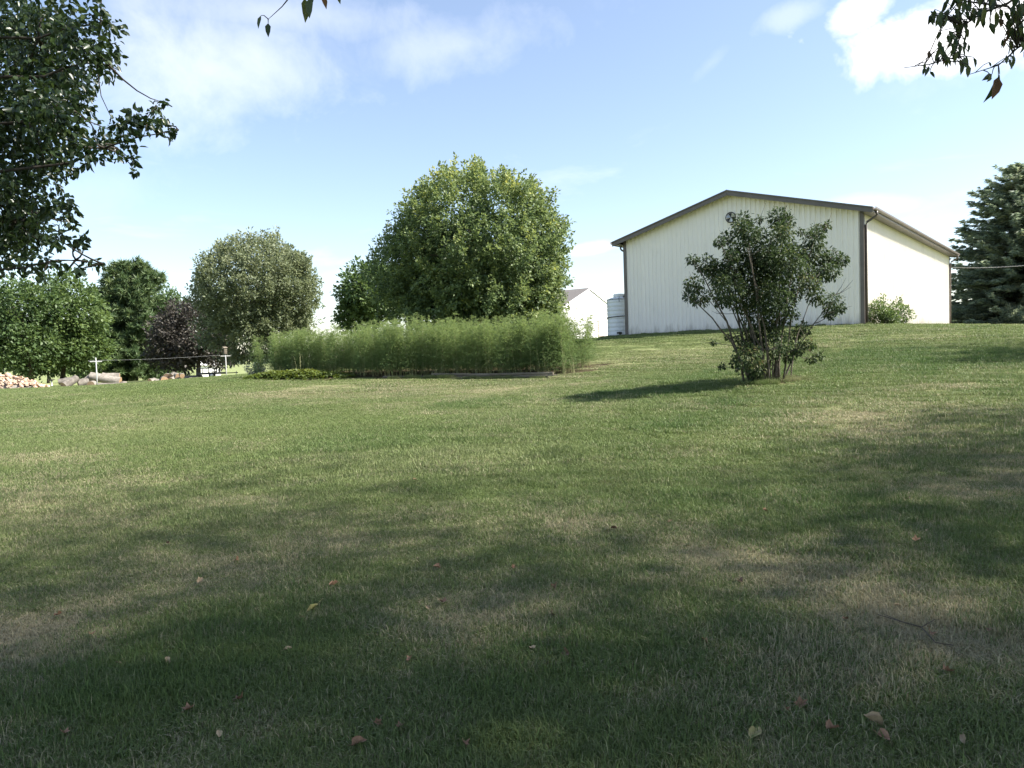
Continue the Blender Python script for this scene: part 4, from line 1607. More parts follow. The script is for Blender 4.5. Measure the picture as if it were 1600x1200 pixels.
# ------------------------------------------------------------------ clothesline
def make_post(name, label, px, py, Y, h, box):
    p = gz(at(px, py, Y))
    root = tag(empty(name, p, .75), label, 'post')
    m = MB(); m.tube([(0, 0, -.2), (.01, 0, h * .5), (0, 0, h + (.30 if not box else .12))], .05, 10); m.build('pole', M['white_paint'], root, True)
    m = MB(); m.box((0, 0, h), (.85, .06, .06)); m.build('cross_arm', M['white_paint'], root)
    for s in (-.5, -.2, .2, .5):
        m = MB(); m.tube([(s, 0, h + .03), (s, 0, h + .10)], .012, 6); m.build('hook', M['steel'], root)
    if box:
        m = MB()
        m.box((0, 0, h + .42), (.24, .24, .52))
        b = m.build('bird_box', M['grey_wood'], root)
        m = MB()
        m.add([(-.17, -.17, h + .68), (.17, -.17, h + .68), (.17, .17, h + .78), (-.17, .17, h + .78), (-.17, -.17, h + .71), (.17, -.17, h + .71), (.17, .17, h + .81), (-.17, .17, h + .81)],
              [(3, 2, 1, 0), (4, 5, 6, 7), (0, 1, 5, 4), (1, 2, 6, 5), (2, 3, 7, 6), (3, 0, 4, 7)])
        m.build('roof', M['grey_wood'], b)
    return p, h


pa, ha = make_post('clothesline_post', 'white clothesline post with short cross arm beside the sawn tree trunks', 152, 604, 57, 1.95, False)
pb2, hb = make_post('clothesline_post', 'white clothesline post carrying a grey bird box', 354, 591, 64, 1.95, True)
ax = Vector((math.cos(.75), math.sin(.75), 0))
for s in (-.5,):
    m = MB()
    a, b = pa + ax * s + Vector((0, 0, ha + .09)), pb2 + ax * s + Vector((0, 0, hb + .09))
    m.tube([a.lerp(b, t) - Vector((0, 0, .09 * 4 * t * (1 - t))) for t in [i / 10 for i in range(11)]], .006, 5)
    tag(m.build('clothesline', M['cord']), 'pale line strung between the two clothesline posts', 'clothesline', 'lines between the clothesline posts')


# ------------------------------------------------------------------ felled trunks, rounds, firewood
def log(label, a, b, r, seed, name='sawn_log', group=None, taper=.92, cat='log'):
    rs = np.random.RandomState(seed)
    a, b = Vector(a), Vector(b)
    root = tag(empty(name, a), label, cat, group)
    d = b - a
    n, rings = 14, 6
    t = d.normalized()
    s = t.cross(Vector((0, 0, 1))).normalized()
    u = s.cross(t)
    wob = 1 + .06 * rs.normal(size=n)
    m = MB()
    vs = []
    for i in range(rings):
        f = i / (rings - 1)
        rr = r * (1 - (1 - taper) * f) * (1 + .04 * rs.normal())
        for k in range(n):
            an = 2 * math.pi * k / n
            vs.append(d * f + (s * math.cos(an) + u * math.sin(an)) * rr * wob[k] + Vector((0, 0, .03 * r * math.sin(f * 5 + seed))))
    m.add(vs, [(i * n + k, i * n + (k + 1) % n, (i + 1) * n + (k + 1) % n, (i + 1) * n + k) for i in range(rings - 1) for k in range(n)])
    m.build('bark', M['log_bark'], root, True)
    for i, sg in ((0, -1), (rings - 1, 1)):
        c = [Vector(v) for v in vs[i * n:(i + 1) * n]]
        mid = sum(c, Vector()) / n
        m = MB()
        m.add([mid + t * sg * .012] + [v + t * sg * .006 for v in c], [(0, k + 1, (k + 1) % n + 1) if sg > 0 else (0, (k + 1) % n + 1, k + 1) for k in range(n)])
        m.build('cut_end', M['cut_wood'], root)
    return root


LOGS = [('grey sawn trunk lying slantwise, pale cut end toward the firewood heap', (99, 603), (120, 591), 5.6, 60),
        ('short dark trunk piece lying behind the slanting grey trunk', (91, 597), (112, 593), 4.0, 62),
        ('stubby brown log chunk beside the clothesline post', (122, 600), (139, 597), 6.0, 61.5),
        ('grey trunk piece propped steeply against the long log', (131, 598), (145, 588), 4.8, 62.5),
        ('longest grey trunk, sloping down to the right behind the clothesline post', (141, 588), (188, 596), 6.2, 63),
        ('topmost grey trunk lying across the back of the log heap', (160, 588), (187, 588), 4.4, 65),
        ('thin log lying low along the front of the longest trunk', (148, 602), (196, 601), 3.0, 61),
        ('pale round with its cut face showing beside the clothesline post', (142, 601), (147, 600), 5.2, 60.2),
        ('small log block at the right end of the log heap', (190, 599), (196, 598.5), 3.0, 62)]
for i, (lab, a, b, r, Y) in enumerate(LOGS):
    A_, B_ = at(*a, Y), at(*b, Y + (1.2 if i in (0, 3) else .5))
    log(lab, A_, B_, r * 1.12 * Y / F_PX, 600 + i)
p = gz(at(208, 601, 63))
log('lone upright stump block between the two log heaps', p - Vector((0, 0, .1)), p + Vector((0, 0, .42)), .19, 640, 'stump', cat='stump')

RND = [(238, 596, 5.5), (248, 597, 5.0), (256, 594, 6.0), (262, 589, 5.5), (270, 594, 6.0), (270, 587, 5.0), (277, 588, 5.0), (280, 594, 5.0), (284, 587, 4.0), (262, 596, 5.0)]
for i, (px, py, r) in enumerate(RND):
    rs = np.random.RandomState(700 + i)
    Y = 64 + rs.uniform(-.3, .8)
    c = at(px, py, Y)
    d = Vector((rs.normal(), rs.normal() * .5 - 1.0, rs.normal() * .25)).normalized() * .24
    log('sawn log round in the low heap before the purple plum', c - d, c + d, r * Y / F_PX, 700 + i, 'log_round', 'log rounds heaped before the plum tree', .97)
log('long weathered log lying behind the heaped rounds up to the trailer', at(282, 592, 66), at(316, 590, 67), 5.0 * 66 / F_PX, 730)
log('second weathered log lying in front of the trailer wheel', at(296, 593, 65), at(318, 591.5, 65.5), 3.2 * 65 / F_PX, 731)


def firewood():
    rs = np.random.RandomState(8)
    protos = []
    for k in range(5):
        m = MB()
        L = .42
        a0 = rs.uniform(-.3, .3)
        r = rs.uniform(.10, .14)
        ring = [(0, 0)] + [(r * math.cos(a0 + q), r * math.sin(a0 + q)) for q in np.linspace(0, rs.uniform(1.1, 2.4), 5)]
        n = len(ring)
        cx, cy = np.mean(ring, 0)
        vs = [(x - cx, y - cy, z) for z in (-L / 2, L / 2) for x, y in ring]
        m.add(vs, [tuple(range(n - 1, -1, -1)), tuple(range(n, 2 * n))] + [(i, (i + 1) % n, (i + 1) % n + n, i + n) for i in range(n)])
        protos.append(m.mesh('firewood_piece', M['split_wood']))
    Y = 50.0
    c = at(10, 606, Y)
    rx, ry, h = 2.75, 1.3, 1.02
    for i in range(230):
        a = rs.rand() * 6.283
        q = math.sqrt(rs.rand())
        x, y = c.x + rx * q * math.cos(a), Y + ry * q * math.sin(a)
        if y > Y + .9:
            continue
        top = h * (1 - q ** 1.35)
        z = e1(x, y) + .07 + top * rs.uniform(.75, 1.0)
        o = link('firewood_piece', protos[rs.randint(5)])
        o.location = (x, y, z)
        o.rotation_euler = (rs.uniform(.9, 2.2), rs.uniform(-.5, .5), rs.rand() * 6.283)
        tag(o, 'pale split firewood piece in the loose heap left of the sawn trunks', 'firewood', 'split firewood in the heap')
    m = MB()
    vs, fs = [], []
    for j in range(6):
        q = j / 5
        for k in range(20):
            a = 2 * math.pi * k / 20
            x, y = c.x + rx * q * math.cos(a), Y + ry * q * math.sin(a)
            vs.append((x, y, e1(x, y) + h * .8 * (1 - q ** 1.35) - .05))
    m.add(vs, [(j * 20 + k, j * 20 + (k + 1) % 20, (j + 1) * 20 + (k + 1) % 20, (j + 1) * 20 + k) for j in range(5) for k in range(20)])
    tag(m.build('firewood_core', M['bark_grey']), 'shadowed inner mass of the split firewood heap', 'firewood', kind='stuff')


firewood()


# ------------------------------------------------------------------ utility trailer
def make_trailer():
    p = gz(at(331, 593, 66.5))
    root = tag(empty('utility_trailer', p, .35), 'black flat utility trailer with low rails under the plum tree', 'trailer')
    L, W, z = 2.5, 1.4, .48
    m = MB(); m.box((0, 0, z), (L, W, .06)); m.build('deck', M['black'], root)
    for y in (-W / 2, W / 2):
        m = MB()
        m.box((0, y, z - .07), (L, .06, .1)); m.box((0, y, z + .42), (L, .05, .05))
        m.build('rail', M['black'], root)
        for x in np.linspace(-L / 2 + .03, L / 2 - .03, 6):
            m = MB(); m.box((x, y, z + .22), (.04, .04, .38)); m.build('rail_post', M['black'], root)
        wh = empty('wheel', (0.05, y + (.16 if y > 0 else -.16), .27)); wh.parent = root
        m = MB()
        m.tube([(0, -.09, 0), (0, -.075, 0), (0, .075, 0), (0, .09, 0)], [.22, .27, .27, .22], 22); m.build('tyre', M['rubber'], wh, True)
        m = MB()
        m.tube([(0, -.097, 0), (0, .097, 0)], .14, 16); m.build('rim', M['steel'], wh, True)
        m = MB()
        m.tube([(.42 * math.cos(a) + .05, y + (.16 if y > 0 else -.16), .27 + .36 * math.sin(a)) for a in np.linspace(.25, math.pi - .25, 9)], .02, 6); m.build('mudguard', M['black'], root)
    m = MB(); m.tube([(L / 2, 0, z - .06), (L / 2 + 1.0, 0, z - .06)], .04, 8); m.build('tongue', M['black'], root)
    m = MB(); m.tube([(L / 2 + .85, 0, 0), (L / 2 + .85, 0, z + .1)], .03, 8); m.build('jack', M['steel'], root)


make_trailer()


# ------------------------------------------------------------------ little bird bath, far buildings, wires
p = gz(at(81, 602, 62))
r_ = tag(empty('bird_bath', p), 'small pale bird bath with dark flat bowl near the sawn trunks', 'bird bath')
m = MB(); m.lathe([(.14, -.2), (.13, .04), (.06, .1), (.05, .42), (.09, .48)], n=16); m.build('pedestal', M['white_paint'], r_, True)
m = MB(); m.lathe([(.09, .48), (.24, .54), (.27, .58), (.25, .58), (.1, .53)], n=20); m.build('bowl', M['grade_board'], r_, True)


def far_shed(name, label, p, w, d, h, rise, rz, wall, roof, cat):
    root = tag(empty(name, p, rz), label, cat)
    m = MB()
    ring = [(-w / 2, -.5), (w / 2, -.5), (w / 2, h), (-w / 2, h)]
    m.box((0, 0, h / 2 - .25), (w, d, h + .5))
    m.add([(-w / 2, -d / 2, h), (-w / 2, d / 2, h), (-w / 2, 0, h + rise), (w / 2, -d / 2, h), (w / 2, d / 2, h), (w / 2, 0, h + rise)], [(0, 2, 1), (3, 4, 5)])
    m.build('wall', wall, root)
    for s in (-1, 1):
        m = MB()
        e = .3
        q = [(-w / 2 - e, s * (d / 2 + e), h - e * rise / (d / 2)), (w / 2 + e, s * (d / 2 + e), h - e * rise / (d / 2)), (w / 2 + e, 0, h + rise + .0), (-w / 2 - e, 0, h + rise)]
        m.add([(x, y, z + .02) for x, y, z in q] + [(x, y, z + .12) for x, y, z in q], [(0, 1, 2, 3), (7, 6, 5, 4), (0, 4, 5, 1), (1, 5, 6, 2), (2, 6, 7, 3), (3, 7, 4, 0)])
        m.build('roof', roof, root)
    for x in ((-w * .28, w * .22) if w > 5 else ()):
        m = MB(); m.box((x, -d / 2 - .02, h * .55), (1.0, .06, 1.1)); wd = m.build('window', M['white_paint'], root)
        m = MB(); m.box((x, -d / 2 - .055, h * .55), (.82, .02, .92)); m.build('pane', M['glass'], wd)


far_shed('white_shed', 'white far building glimpsed through the branches of the purple plum', gz(at(327, 586, 130)), 3.4, 4, 2.1, .9, .5, M['white_wall'], M['white_wall'], 'building')
far_shed('white_shed', 'white far building glimpsed between the pine and the light green tree', gz(at(168, 586, 150)), 6, 6, 3.6, 1.8, .3, M['white_wall'], M['white_wall'], 'building')
far_shed('grey_shed', 'low grey shed between the barn end and the spruce', gz(at(1492, 512, 84), -.3), 7, 6, 2.0, .9, -.3, M['grey_shed'], M['shingle'], 'shed')

m = MB()
a, b = barn_pt(BARN_W + .1, BARN_D, 4.05), at(1650, 410, 40)
m.tube([a.lerp(b, t) - Vector((0, 0, .12 * 4 * t * (1 - t))) for t in [i / 12 for i in range(13)]], .018, 5)
tag(m.build('overhead_wire', M['cord']), 'thin pale overhead wire running from the barn in front of the spruce', 'wire')


def far_wood():
    rs = np.random.RandomState(91)
    parts = []
    for i in range(70):
        x = -420 + 520 * i / 69 + rs.normal() * 5
        y = 560 + rs.normal() * 30
        r = rs.uniform(5, 9)
        parts.append(crown_points(rs, (x, y, -1.5 + r * .42), (r * 1.1, r, r * .62), 26, 14, 1.7, 2.0, 1.2, up=.2, shell=.4))
    P, D, Nn, L, rnd = [np.concatenate([q[i] for q in parts]) for i in range(5)]
    k = P[:, 2] > -1.5
    me = foliage_mesh('far_wood', M['far'], P[k], D[k], Nn[k], L[k], L[k] * .7, rnd[k])
    tag(link('far_wood', me), 'low line of far-off trees on the horizon beyond the field', 'woods', kind='stuff')


far_wood()


# ------------------------------------------------------------------ the trees the photographer stands among
def oval_proto(name, mat, L, W, seed):
    rs = np.random.RandomState(seed)
    me = foliage_mesh(name, mat, np.zeros((1, 3)), np.array([[0, 0, -1.]]), np.array([[0, -1., .1]]), np.array([L]), np.array([W]), np.array([rs.rand()]), 'oval', fold=.2, droop=.12 * rs.uniform(-1, 2))
    return me


def place_leaf(proto, p, d, nrm, k, parent):
    """orient the prototype (tip along -z, face along -y)"""
    z = -Vector(d).normalized()
    y = -Vector(nrm)
    x = y.cross(z)
    if x.length < 1e-4:
        x = Vector((1, 0, 0))
    x.normalize()
    y = z.cross(x)
    o = link('leaf', proto, parent)
    M4 = Matrix(((x.x, y.x, z.x, p[0]), (x.y, y.y, z.y, p[1]), (x.z, y.z, z.z, p[2]), (0, 0, 0, 1)))
    o.matrix_local = M4 @ Matrix.Scale(k, 4)
    return o


def out_of_frame(P, top=.02, side=.02):
    """True where a leaf stands clear of the clearing that opens in front of the house (nothing grows into the open lawn)"""
    open_ = (P[:, 1] > .2) & (np.abs(P[:, 0]) < (.72 + side) * P[:, 1] + .35) & (P[:, 2] < EYE + (.525 + top) * P[:, 1] + .25)
    return ~open_


# left: pear-leaved tree whose crown reaches into view
def make_pear():
    rs = np.random.RandomState(101)
    base = gz((-7.6, 5.6, 0))
    root = tag(empty('pear_tree', base), 'dark glossy-leaved tree reaching in over the lawn from the left', 'tree')
    b = np.array(base)
    CL = []   # px, py, radius px, Y
    for px, py, r in ((20, 40, 60), (70, 30, 55), (120, 60, 42), (40, 110, 60), (100, 110, 50), (145, 80, 26), (150, 25, 24), (170, 45, 22), (175, 85, 18), (165, 110, 18), (130, 130, 26),
                      (20, 180, 55), (70, 170, 50), (110, 160, 34), (30, 240, 50), (80, 215, 40), (115, 200, 22), (60, 265, 36), (100, 250, 24), (15, 300, 42), (45, 320, 30),
                      (150, 218, 18), (175, 205, 18), (190, 190, 16), (210, 185, 17), (230, 190, 18), (250, 195, 18), (262, 205, 11), (245, 165, 8), (255, 160, 6), (200, 215, 18), (165, 235, 20), (135, 240, 22),
                      (205, 250, 10), (185, 245, 9), (210, 268, 5), (120, 225, 22),
                      (10, 350, 34), (50, 340, 28), (85, 325, 24), (105, 320, 16), (110, 345, 13), (20, 385, 34), (60, 375, 24), (90, 372, 18), (122, 378, 11), (130, 372, 7), (15, 415, 20), (50, 410, 20), (75, 405, 14),
                      (95, 415, 9), (140, 410, 9), (155, 412, 9), (125, 422, 6), (65, 432, 8),
                      (-40, 60, 70), (-50, 180, 70), (-40, 300, 60), (-40, 390, 45), (-110, 120, 80), (-110, 280, 80)):
        CL.append((px, py, r, 6.6 + rs.normal() * .35))
        if r >= 24 and px < 115:
            CL.append((px - 4, py + rs.normal() * 6, r, 7.7 + rs.normal() * .3))
    P, D, Nn, L = [], [], [], []
    cen = []
    for px, py, r, Y in CL:
        c = np.array(at(px, py, Y))
        cen.append(c)
        rr = r * Y / F_PX
        n = int(8 + .12 * r * r)
        if px < -20:
            n = int(n * .8)
        off = norm(rs.normal(size=(n, 3))) * (rr * rs.rand(n) ** .5)[:, None] * np.array([1, 1.25, 1])
        P.append(c + off)
        sub = rs.normal(size=(n, 3))
        D.append(norm(norm(off) * .35 + sub * .5 + np.array([.1, 0, -.45])))
        Nn.append(norm(rs.normal(size=(n, 3)) + np.array([0, -.3, .5])))
        L.append(.064 * rs.uniform(.7, 1.25, n))
    P, D, Nn, L = map(np.concatenate, (P, D, Nn, L))
    near = np.zeros(len(P), bool)
    # leaves seen singly against the sky become leaves of their own
    Mi = np.array(CAM_M.inverted())
    q = P @ Mi[:3, :3].T + Mi[:3, 3]
    sx = 800 + F_PX * q[:, 0] / -q[:, 2]
    inside = sx > 20
    cand = np.where(inside & (sx > 95))[0]
    cand = cand[np.argsort(np.linalg.norm(P[cand], axis=1))][:280]
    near[cand] = True
    # rest of the crown, out of view to the left
    Pc, Dc, Nc, Lc, rc, cc = crown_points(rs, (b[0] - .6, b[1] - .3, 5.2), (3.1, 3.3, 3.2), 190, 46, .085, .7, .30, up=.2, shell=.4)
    k = out_of_frame(Pc)
    k &= ~((Pc[:, 0] > -5.0) & (Pc[:, 2] < 3.2))
    allP, allD, allN, allL = np.r_[P[~near], Pc[k]], np.r_[D[~near], Dc[k]], np.r_[Nn[~near], Nc[k]], np.r_[L[~near], Lc[k]]
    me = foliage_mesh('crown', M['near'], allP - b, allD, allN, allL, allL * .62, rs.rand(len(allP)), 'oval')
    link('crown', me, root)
    lim = [Vector(c) - base for c in cc[rs.choice(len(cc), 12, replace=False)] if out_of_frame(c[None])[0]]
    link('trunk', trunk_mesh('trunk', (0, 0, -.2), (-.3, 0, 6.2), .20, .06, lim, M['bark'], rs, (.15, .1, 0)), root)
    # the branches that reach into view
    protos = [oval_proto('leaf', M['near'], .075, .05, 800 + i) for i in range(6)]
    twigs = []
    for s, e, via, r0 in (((-1.4, 0, 2.9), (272, 205), (110, 255), .030), ((-1.4, 0, 2.6), (112, 322), (20, 345), .024), ((-1.4, 0, 2.3), (160, 412), (40, 418), .018), ((-1.0, .2, 4.0), (168, 100), (70, 120), .032),
                          ((-.8, 0, 4.4), (178, 40), (60, 60), .028), ((-1.0, 0, 3.4), (110, 170), (40, 190), .026)):
        a = base + Vector((.1, 0, s[2] - .4))
        v, t = at(*via, 6.6), at(*e, 6.55)
        pts = [a.lerp(v, q) + Vector((0, 0, .12 * math.sin(q * 3.14))) for q in (0, .33, .66)] + [v] + [v.lerp(t, q) + Vector((0, 0, .05 * math.sin(q * 3.14))) for q in (.33, .66, 1)]
        m = MB()
        m.tube([p - base for p in pts], [r0 * .7 * (1 - .86 * i / 6) for i in range(7)], 7)
        twigs.append((pts, m))
    # small twigs to the clumps
    for c in cen:
        c = Vector(c)
        d, ti, pi = min(((p - c).length, ti, pi) for ti, (pts, _) in enumerate(twigs) for pi, p in enumerate(pts) if pi > 1)
        s = twigs[ti][0][pi]
        twigs[ti][1].tube([p - base for p in curve_pts(s, c, Vector(rs.normal(size=3)) * .05, 5)], [.010, .008, .006, .005, .003], 5)
    # a thin shoot hanging straight down in view
    twigs[3][1].tube([at(159, -30, 6.5) - base, at(157, 40, 6.5) - base, at(152, 110, 6.5) - base, at(158, 150, 6.5) - base, at(172, 180, 6.5) - base], [.007, .006, .005, .004, .003], 5)
    branches = [m.build('branch', M['near_bark'], root, True) for _, m in twigs]
    for i in np.where(near)[0]:
        p = Vector(P[i])
        ti = min(range(len(twigs)), key=lambda t: min((x - p).length for x in twigs[t][0]))
        place_leaf(protos[rs.randint(6)], p - base, D[i], Nn[i], L[i] / .075, branches[ti])


make_pear()


# right: drooping-leaved tree overhead; its low branch tips hang into the top of the view
def make_overhead():
    rs = np.random.RandomState(202)
    base = gz((8.2, 1.6, 0))
    root = tag(empty('cherry_tree', base), 'spreading tree overhead whose drooping leafy branch tips hang into view', 'tree')
    b = np.array(base)
    parts = [crown_points(rs, (8.0, 3.0, 12.0), (9.5, 10.0, 3.6), 820, 60, .17, 1.1, .9, up=.1, shell=.1),
             crown_points(rs, (11.0, 1.0, 6.6), (4.2, 5.2, 2.8), 260, 44, .21, 1.1, .45, up=.1, shell=.3),
             crown_points(rs, (5.5, -1.8, 8.4), (5.5, 4.2, 2.6), 330, 44, .2, 1.1, .6, up=.1, shell=.3)]
    P, D, Nn, L, rnd = [np.concatenate([q[i] for q in parts]) for i in range(5)]
    cl = np.concatenate([q[5] for q in parts])
    # unseen crown thinned toward its far side, shaped so the lawn's shade fades softly
    k = out_of_frame(P) & (rs.rand(len(P)) < np.clip((11.5 - P[:, 1]) / 9.5, .03, 1) ** 1.5)
    me = foliage_mesh('crown', M['shade'], P[k] - b, D[k], Nn[k], L[k], L[k] * .62, rnd[k])
    link('crown', me, root)
    cl = cl[out_of_frame(cl)]
    lim = [Vector(c) - base for c in cl[rs.choice(len(cl), 30, replace=False)] if c[2] > 5.5 and c[1] < 4.5]
    link('trunk', trunk_mesh('trunk', (0, 0, -.25), (-.6, .6, 10.5), .30, .10, lim, M['bark'], rs, (.2, .1, 0)), root)
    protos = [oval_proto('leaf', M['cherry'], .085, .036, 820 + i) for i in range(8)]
    Y = 3.1

    def spray(path, leaves, r0=.006, Y=Y):
        pts = [at(x, y, Y + dy) for x, y, dy in path]
        m = MB()
        # the limb it hangs from, back to the trunk
        if pts[0].x > 1:
            back = [Vector((7.75, 2.0, 6.6)), Vector((6.0, 2.5, 5.9)), Vector((4.3, 2.9, 4.9)), pts[0] + Vector((.7, -.02, .55))]
        else:
            back = [Vector((7.6, 2.1, 8.0)), Vector((5.0, 2.2, 7.4)), Vector((2.4, 2.5, 6.2)), pts[0] + Vector((.9, -.2, 1.2))]
        allp = back + pts
        rr = [.045, .03, .02, .012] + [r0 * (1 - .8 * i / (len(pts) - 1)) for i in range(len(pts))]
        m.tube([p - base for p in allp], rr, 6)
        dense = [pts[i].lerp(pts[i + 1], j / 8) for i in range(len(pts) - 1) for j in range(8)]
        out = []
        for (x, y, ang, ln, wf) in leaves:
            p = at(x, y, Y + rs.normal() * .06)
            rt, upv = Vector((1, 0, 0)), Vector((0, 0, 1))
            d = rt * math.cos(R(ang)) + upv * math.sin(R(ang)) + Vector((0, rs.normal() * .25, 0))
            nv = Vector((rs.normal() * .5, -1, rs.normal() * .4))
            q = min(dense, key=lambda w: (w - p).length)
            m.tube([q - base, q.lerp(p, .6) - base + Vector((0, 0, .006)), p - base], [.0022, .0018, .0014], 4, False)
            out.append((p, d, nv, ln * Y / F_PX))
        o = m.build('branch', M['near_bark'], root)
        # leaves along the limb, clear of the open view
        seg = [back[i].lerp(back[i + 1], rs.rand()) for i in range(len(back) - 1) for _ in range(150)]
        LP = np.array([tuple(q) for q in seg]) + rs.normal(size=(len(seg), 3)) * .16
        LP = LP[out_of_frame(LP)]
        LD = norm(rs.normal(size=LP.shape) * .5 + np.array([0, 0, -1.]))
        LL = .085 * rs.uniform(.6, 1.1, len(LP))
        link('foliage', foliage_mesh('foliage', M['cherry'], LP - np.array(base), LD, norm(rs.normal(size=LP.shape)), LL, LL * .45, rs.rand(len(LP)), 'oval'), o)
        for p, d, nv, l in out:
            place_leaf(protos[rs.randint(8)], p - base, d, nv, l / .085, o)

    def cluster(x, y, n, sp, ln=27):
        ln *= .72
        return [(x + rs.normal() * sp, y + rs.normal() * sp, rs.uniform(-115, -60), ln * rs.uniform(.7, 1.2), 1) for _ in range(int(n * 1.8))]
    # branch out of the top right corner
    spray([(1640, -45, 0), (1575, 5, .0), (1535, 20, -.02), (1505, 40, .0), (1490, 90, .02), (1455, 100, .03), (1412, 106, .04)],
          cluster(1505, 5, 6, 12, 26) + cluster(1525, 18, 7, 9, 26) + cluster(1475, 20, 5, 8, 28) + cluster(1462, 22, 4, 6, 26) + cluster(1500, 40, 6, 9, 24) + cluster(1488, 55, 5, 6, 24) + cluster(1492, 75, 5, 6, 26) +
          cluster(1507, 70, 4, 6, 20) + cluster(1508, 95, 5, 6, 24) + cluster(1465, 78, 5, 6, 22) + cluster(1475, 88, 3, 4, 20) + cluster(1447, 108, 3, 3, 18) + [(1445, 98, -90, 11, 1)] + cluster(1543, 28, 2, 5, 26))
    spray([(1650, -20, 0), (1615, 60, .0), (1590, 75, 0), (1560, 102, .02), (1512, 117, .04)],
          cluster(1575, 30, 4, 7, 30) + cluster(1560, 22, 3, 5, 26) + cluster(1590, 20, 6, 7, 28) + cluster(1585, 45, 5, 6, 28) + cluster(1600, 60, 6, 7, 26) + cluster(1598, 5, 6, 9, 28) + cluster(1568, 62, 2, 4, 22) + cluster(1582, 85, 5, 6, 18) +
          [(1550, 116, -150, 22, 1), (1548, 118, -130, 18, 1), (1562, 116, -105, 44, 1), (1560, 120, -112, 40, 1), (1546, 97, -80, 8, 1)])
    spray([(1640, -10, 0), (1596, 35, 0), (1575, 10, 0), (1530, 5, 0), (1500, 0, 0), (1480, 25, .02), (1468, 55, .02)], cluster(1520, -5, 6, 12, 26) + cluster(1490, -2, 5, 9, 26) + cluster(1550, 0, 5, 10, 26))
    # the few leaves at the top edge, left of centre
    spray([(500, -70, 0), (470, -30, 0), (449, 0, 0), (441, 10, 0), (428, 22, .01), (418, 31, .01)], [(419, 36, -90, 22, 1), (408, 24, -110, 20, 1)], .004)
    spray([(520, -80, 0), (500, -30, 0), (485, -10, 0), (478, -4, 0)], [(476, -3, -88, 36, 1), (484, -4, -95, 30, 1), (500, -16, -75, 28, 1), (523, -18, -70, 24, 1), (490, -14, -100, 24, 1), (466, -25, -60, 22, 1)], .004)


make_overhead()

# further shade trees beyond the right edge of the view
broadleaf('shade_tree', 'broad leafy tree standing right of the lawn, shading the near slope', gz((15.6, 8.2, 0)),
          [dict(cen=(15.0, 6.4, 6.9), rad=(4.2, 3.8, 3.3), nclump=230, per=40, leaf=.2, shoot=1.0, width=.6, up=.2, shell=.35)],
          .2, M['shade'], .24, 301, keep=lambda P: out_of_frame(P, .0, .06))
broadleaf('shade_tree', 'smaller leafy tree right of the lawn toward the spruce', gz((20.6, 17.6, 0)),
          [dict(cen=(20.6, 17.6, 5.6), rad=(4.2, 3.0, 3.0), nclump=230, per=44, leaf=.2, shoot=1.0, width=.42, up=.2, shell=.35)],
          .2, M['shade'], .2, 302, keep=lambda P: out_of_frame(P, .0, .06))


# ------------------------------------------------------------------ fallen leaves and a twig on the grass
LEAF = [(92, 971), (143, 1002), (313, 916), (262, 855), (522, 923), (472, 975), (669, 957), (691, 949), (683, 895), (641, 1042), (450, 1027), (375, 1104), (296, 1121), (100, 1160), (343, 1165), (626, 1151),
        (562, 1177), (727, 1180), (262, 1041), (648, 754), (370, 883), (959, 832), (1047, 822), (1196, 805), (1420, 785), (1432, 851), (1449, 836), (867, 925), (862, 969), (1156, 916), (1403, 954), (1320, 977),
        (1453, 1000), (1545, 995), (832, 1026), (886, 1034), (1252, 1115), (1380, 1168), (1506, 1174), (802, 895), (1230, 1123), (591, 1142), (185, 1046), (1300, 1150), (1480, 1060), (1100, 1010)]


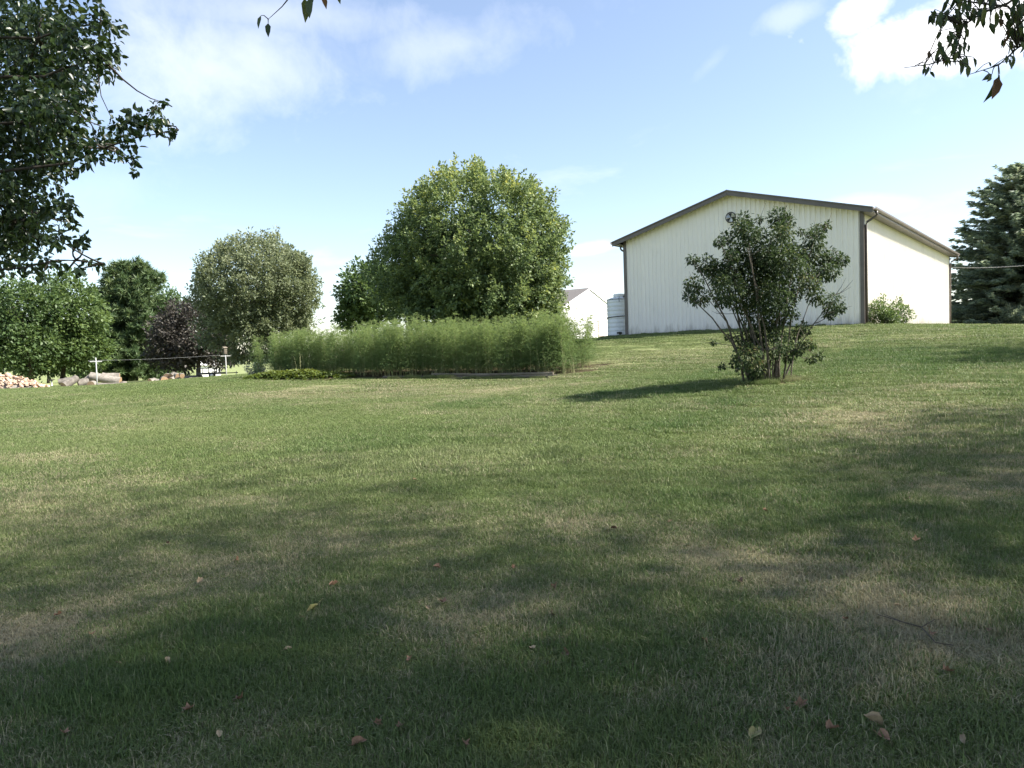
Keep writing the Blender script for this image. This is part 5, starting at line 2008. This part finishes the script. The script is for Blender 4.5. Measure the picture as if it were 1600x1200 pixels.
def make_fallen():
    rs = np.random.RandomState(55)
    def proto(mat, L, W, curl, lobed, seed):
        r = np.random.RandomState(seed)
        n = 10
        rim = []
        for k in range(n):
            a = 2 * math.pi * k / n
            w = (1 + (.28 * (-1) ** k if lobed else 0)) * (1 + .08 * r.normal())
            x, y = L / 2 * math.cos(a) * w, W / 2 * math.sin(a) * w * (1 - .25 * math.cos(a))
            rim.append((x, y, curl * (y * y / (W * W) * 4 + .5 * x * x / (L * L)) * L + .05 * L * r.normal()))
        m = MB()
        m.add([(0, 0, 0)] + rim, [(0, k + 1, (k + 1) % n + 1) for k in range(n)])
        m.tube([(-L / 2, 0, curl * .1 * L), (-L * .8, .02 * L, .06 * L)], [.0014, .001], 4)
        return m.mesh('fallen_leaf', mat)
    pr = [proto(M['dry_leaf'], .075, .05, .35, i % 2 == 0, 900 + i) for i in range(4)]
    pl = [proto(M['pale_leaf'], .06, .04, .3, False, 910 + i) for i in range(2)]
    def put(px, py, me, k, label, group=None):
        g = G(px, py)
        if g is None:
            return
        o = link('fallen_leaf', me)
        o.location = g + Vector((0, 0, .03 if py > 900 else .032))
        o.rotation_euler = (rs.normal() * .35 + .25, rs.normal() * .3, rs.rand() * 6.28)
        o.scale = (k, k, k)
        tag(o, label, 'leaf', group)
    for i, (px, py) in enumerate(LEAF):
        pale = i % 4 == 2
        me = pl[rs.randint(2)] if pale else pr[rs.randint(4)]
        put(px, py, me, rs.uniform(.45, .85) * (1.0 if py > 950 else 1.2),
            'pale straw-coloured fallen leaf lying on the lawn' if pale else 'dry rusty brown fallen leaf lying on the lawn',
            'pale fallen leaves on the lawn' if pale else 'rusty fallen leaves on the lawn')
    put(1180, 1160, proto(M['yellow_leaf'], .10, .045, .12, False, 930), 1, 'largest fallen leaf, long oval, yellow-green fading to tan')
    put(1363, 1140, proto(M['pale_leaf'], .08, .03, .5, False, 931), 1, 'curled tan fallen leaf with long stalk near the yellow-green leaf')
    put(487, 964, proto(M['yellow_leaf'], .12, .035, .15, False, 932), 1, 'slender yellow fallen leaf in the dark green grass')
    pts = [G(1372, 976), G(1410, 985), G(1440, 998), G(1462, 1020), G(1490, 1026)]
    pts = [p + Vector((0, 0, .045)) for p in pts]
    m = MB()
    m.tube([p - pts[0] for p in pts], [.002, .0035, .004, .0035, .002], 6)
    m.tube([pts[1] - pts[0], pts[1] - pts[0] + Vector((-.05, .09, .01))], [.003, .0015], 5)
    m.tube([pts[2] - pts[0], pts[2] - pts[0] + Vector((.10, .05, .02))], [.003, .0015], 5)
    o = m.build('fallen_twig', M['bark'])
    o.location = pts[0]
    tag(o, 'thin dark fallen twig lying on the dry patch of lawn', 'twig')


make_fallen()
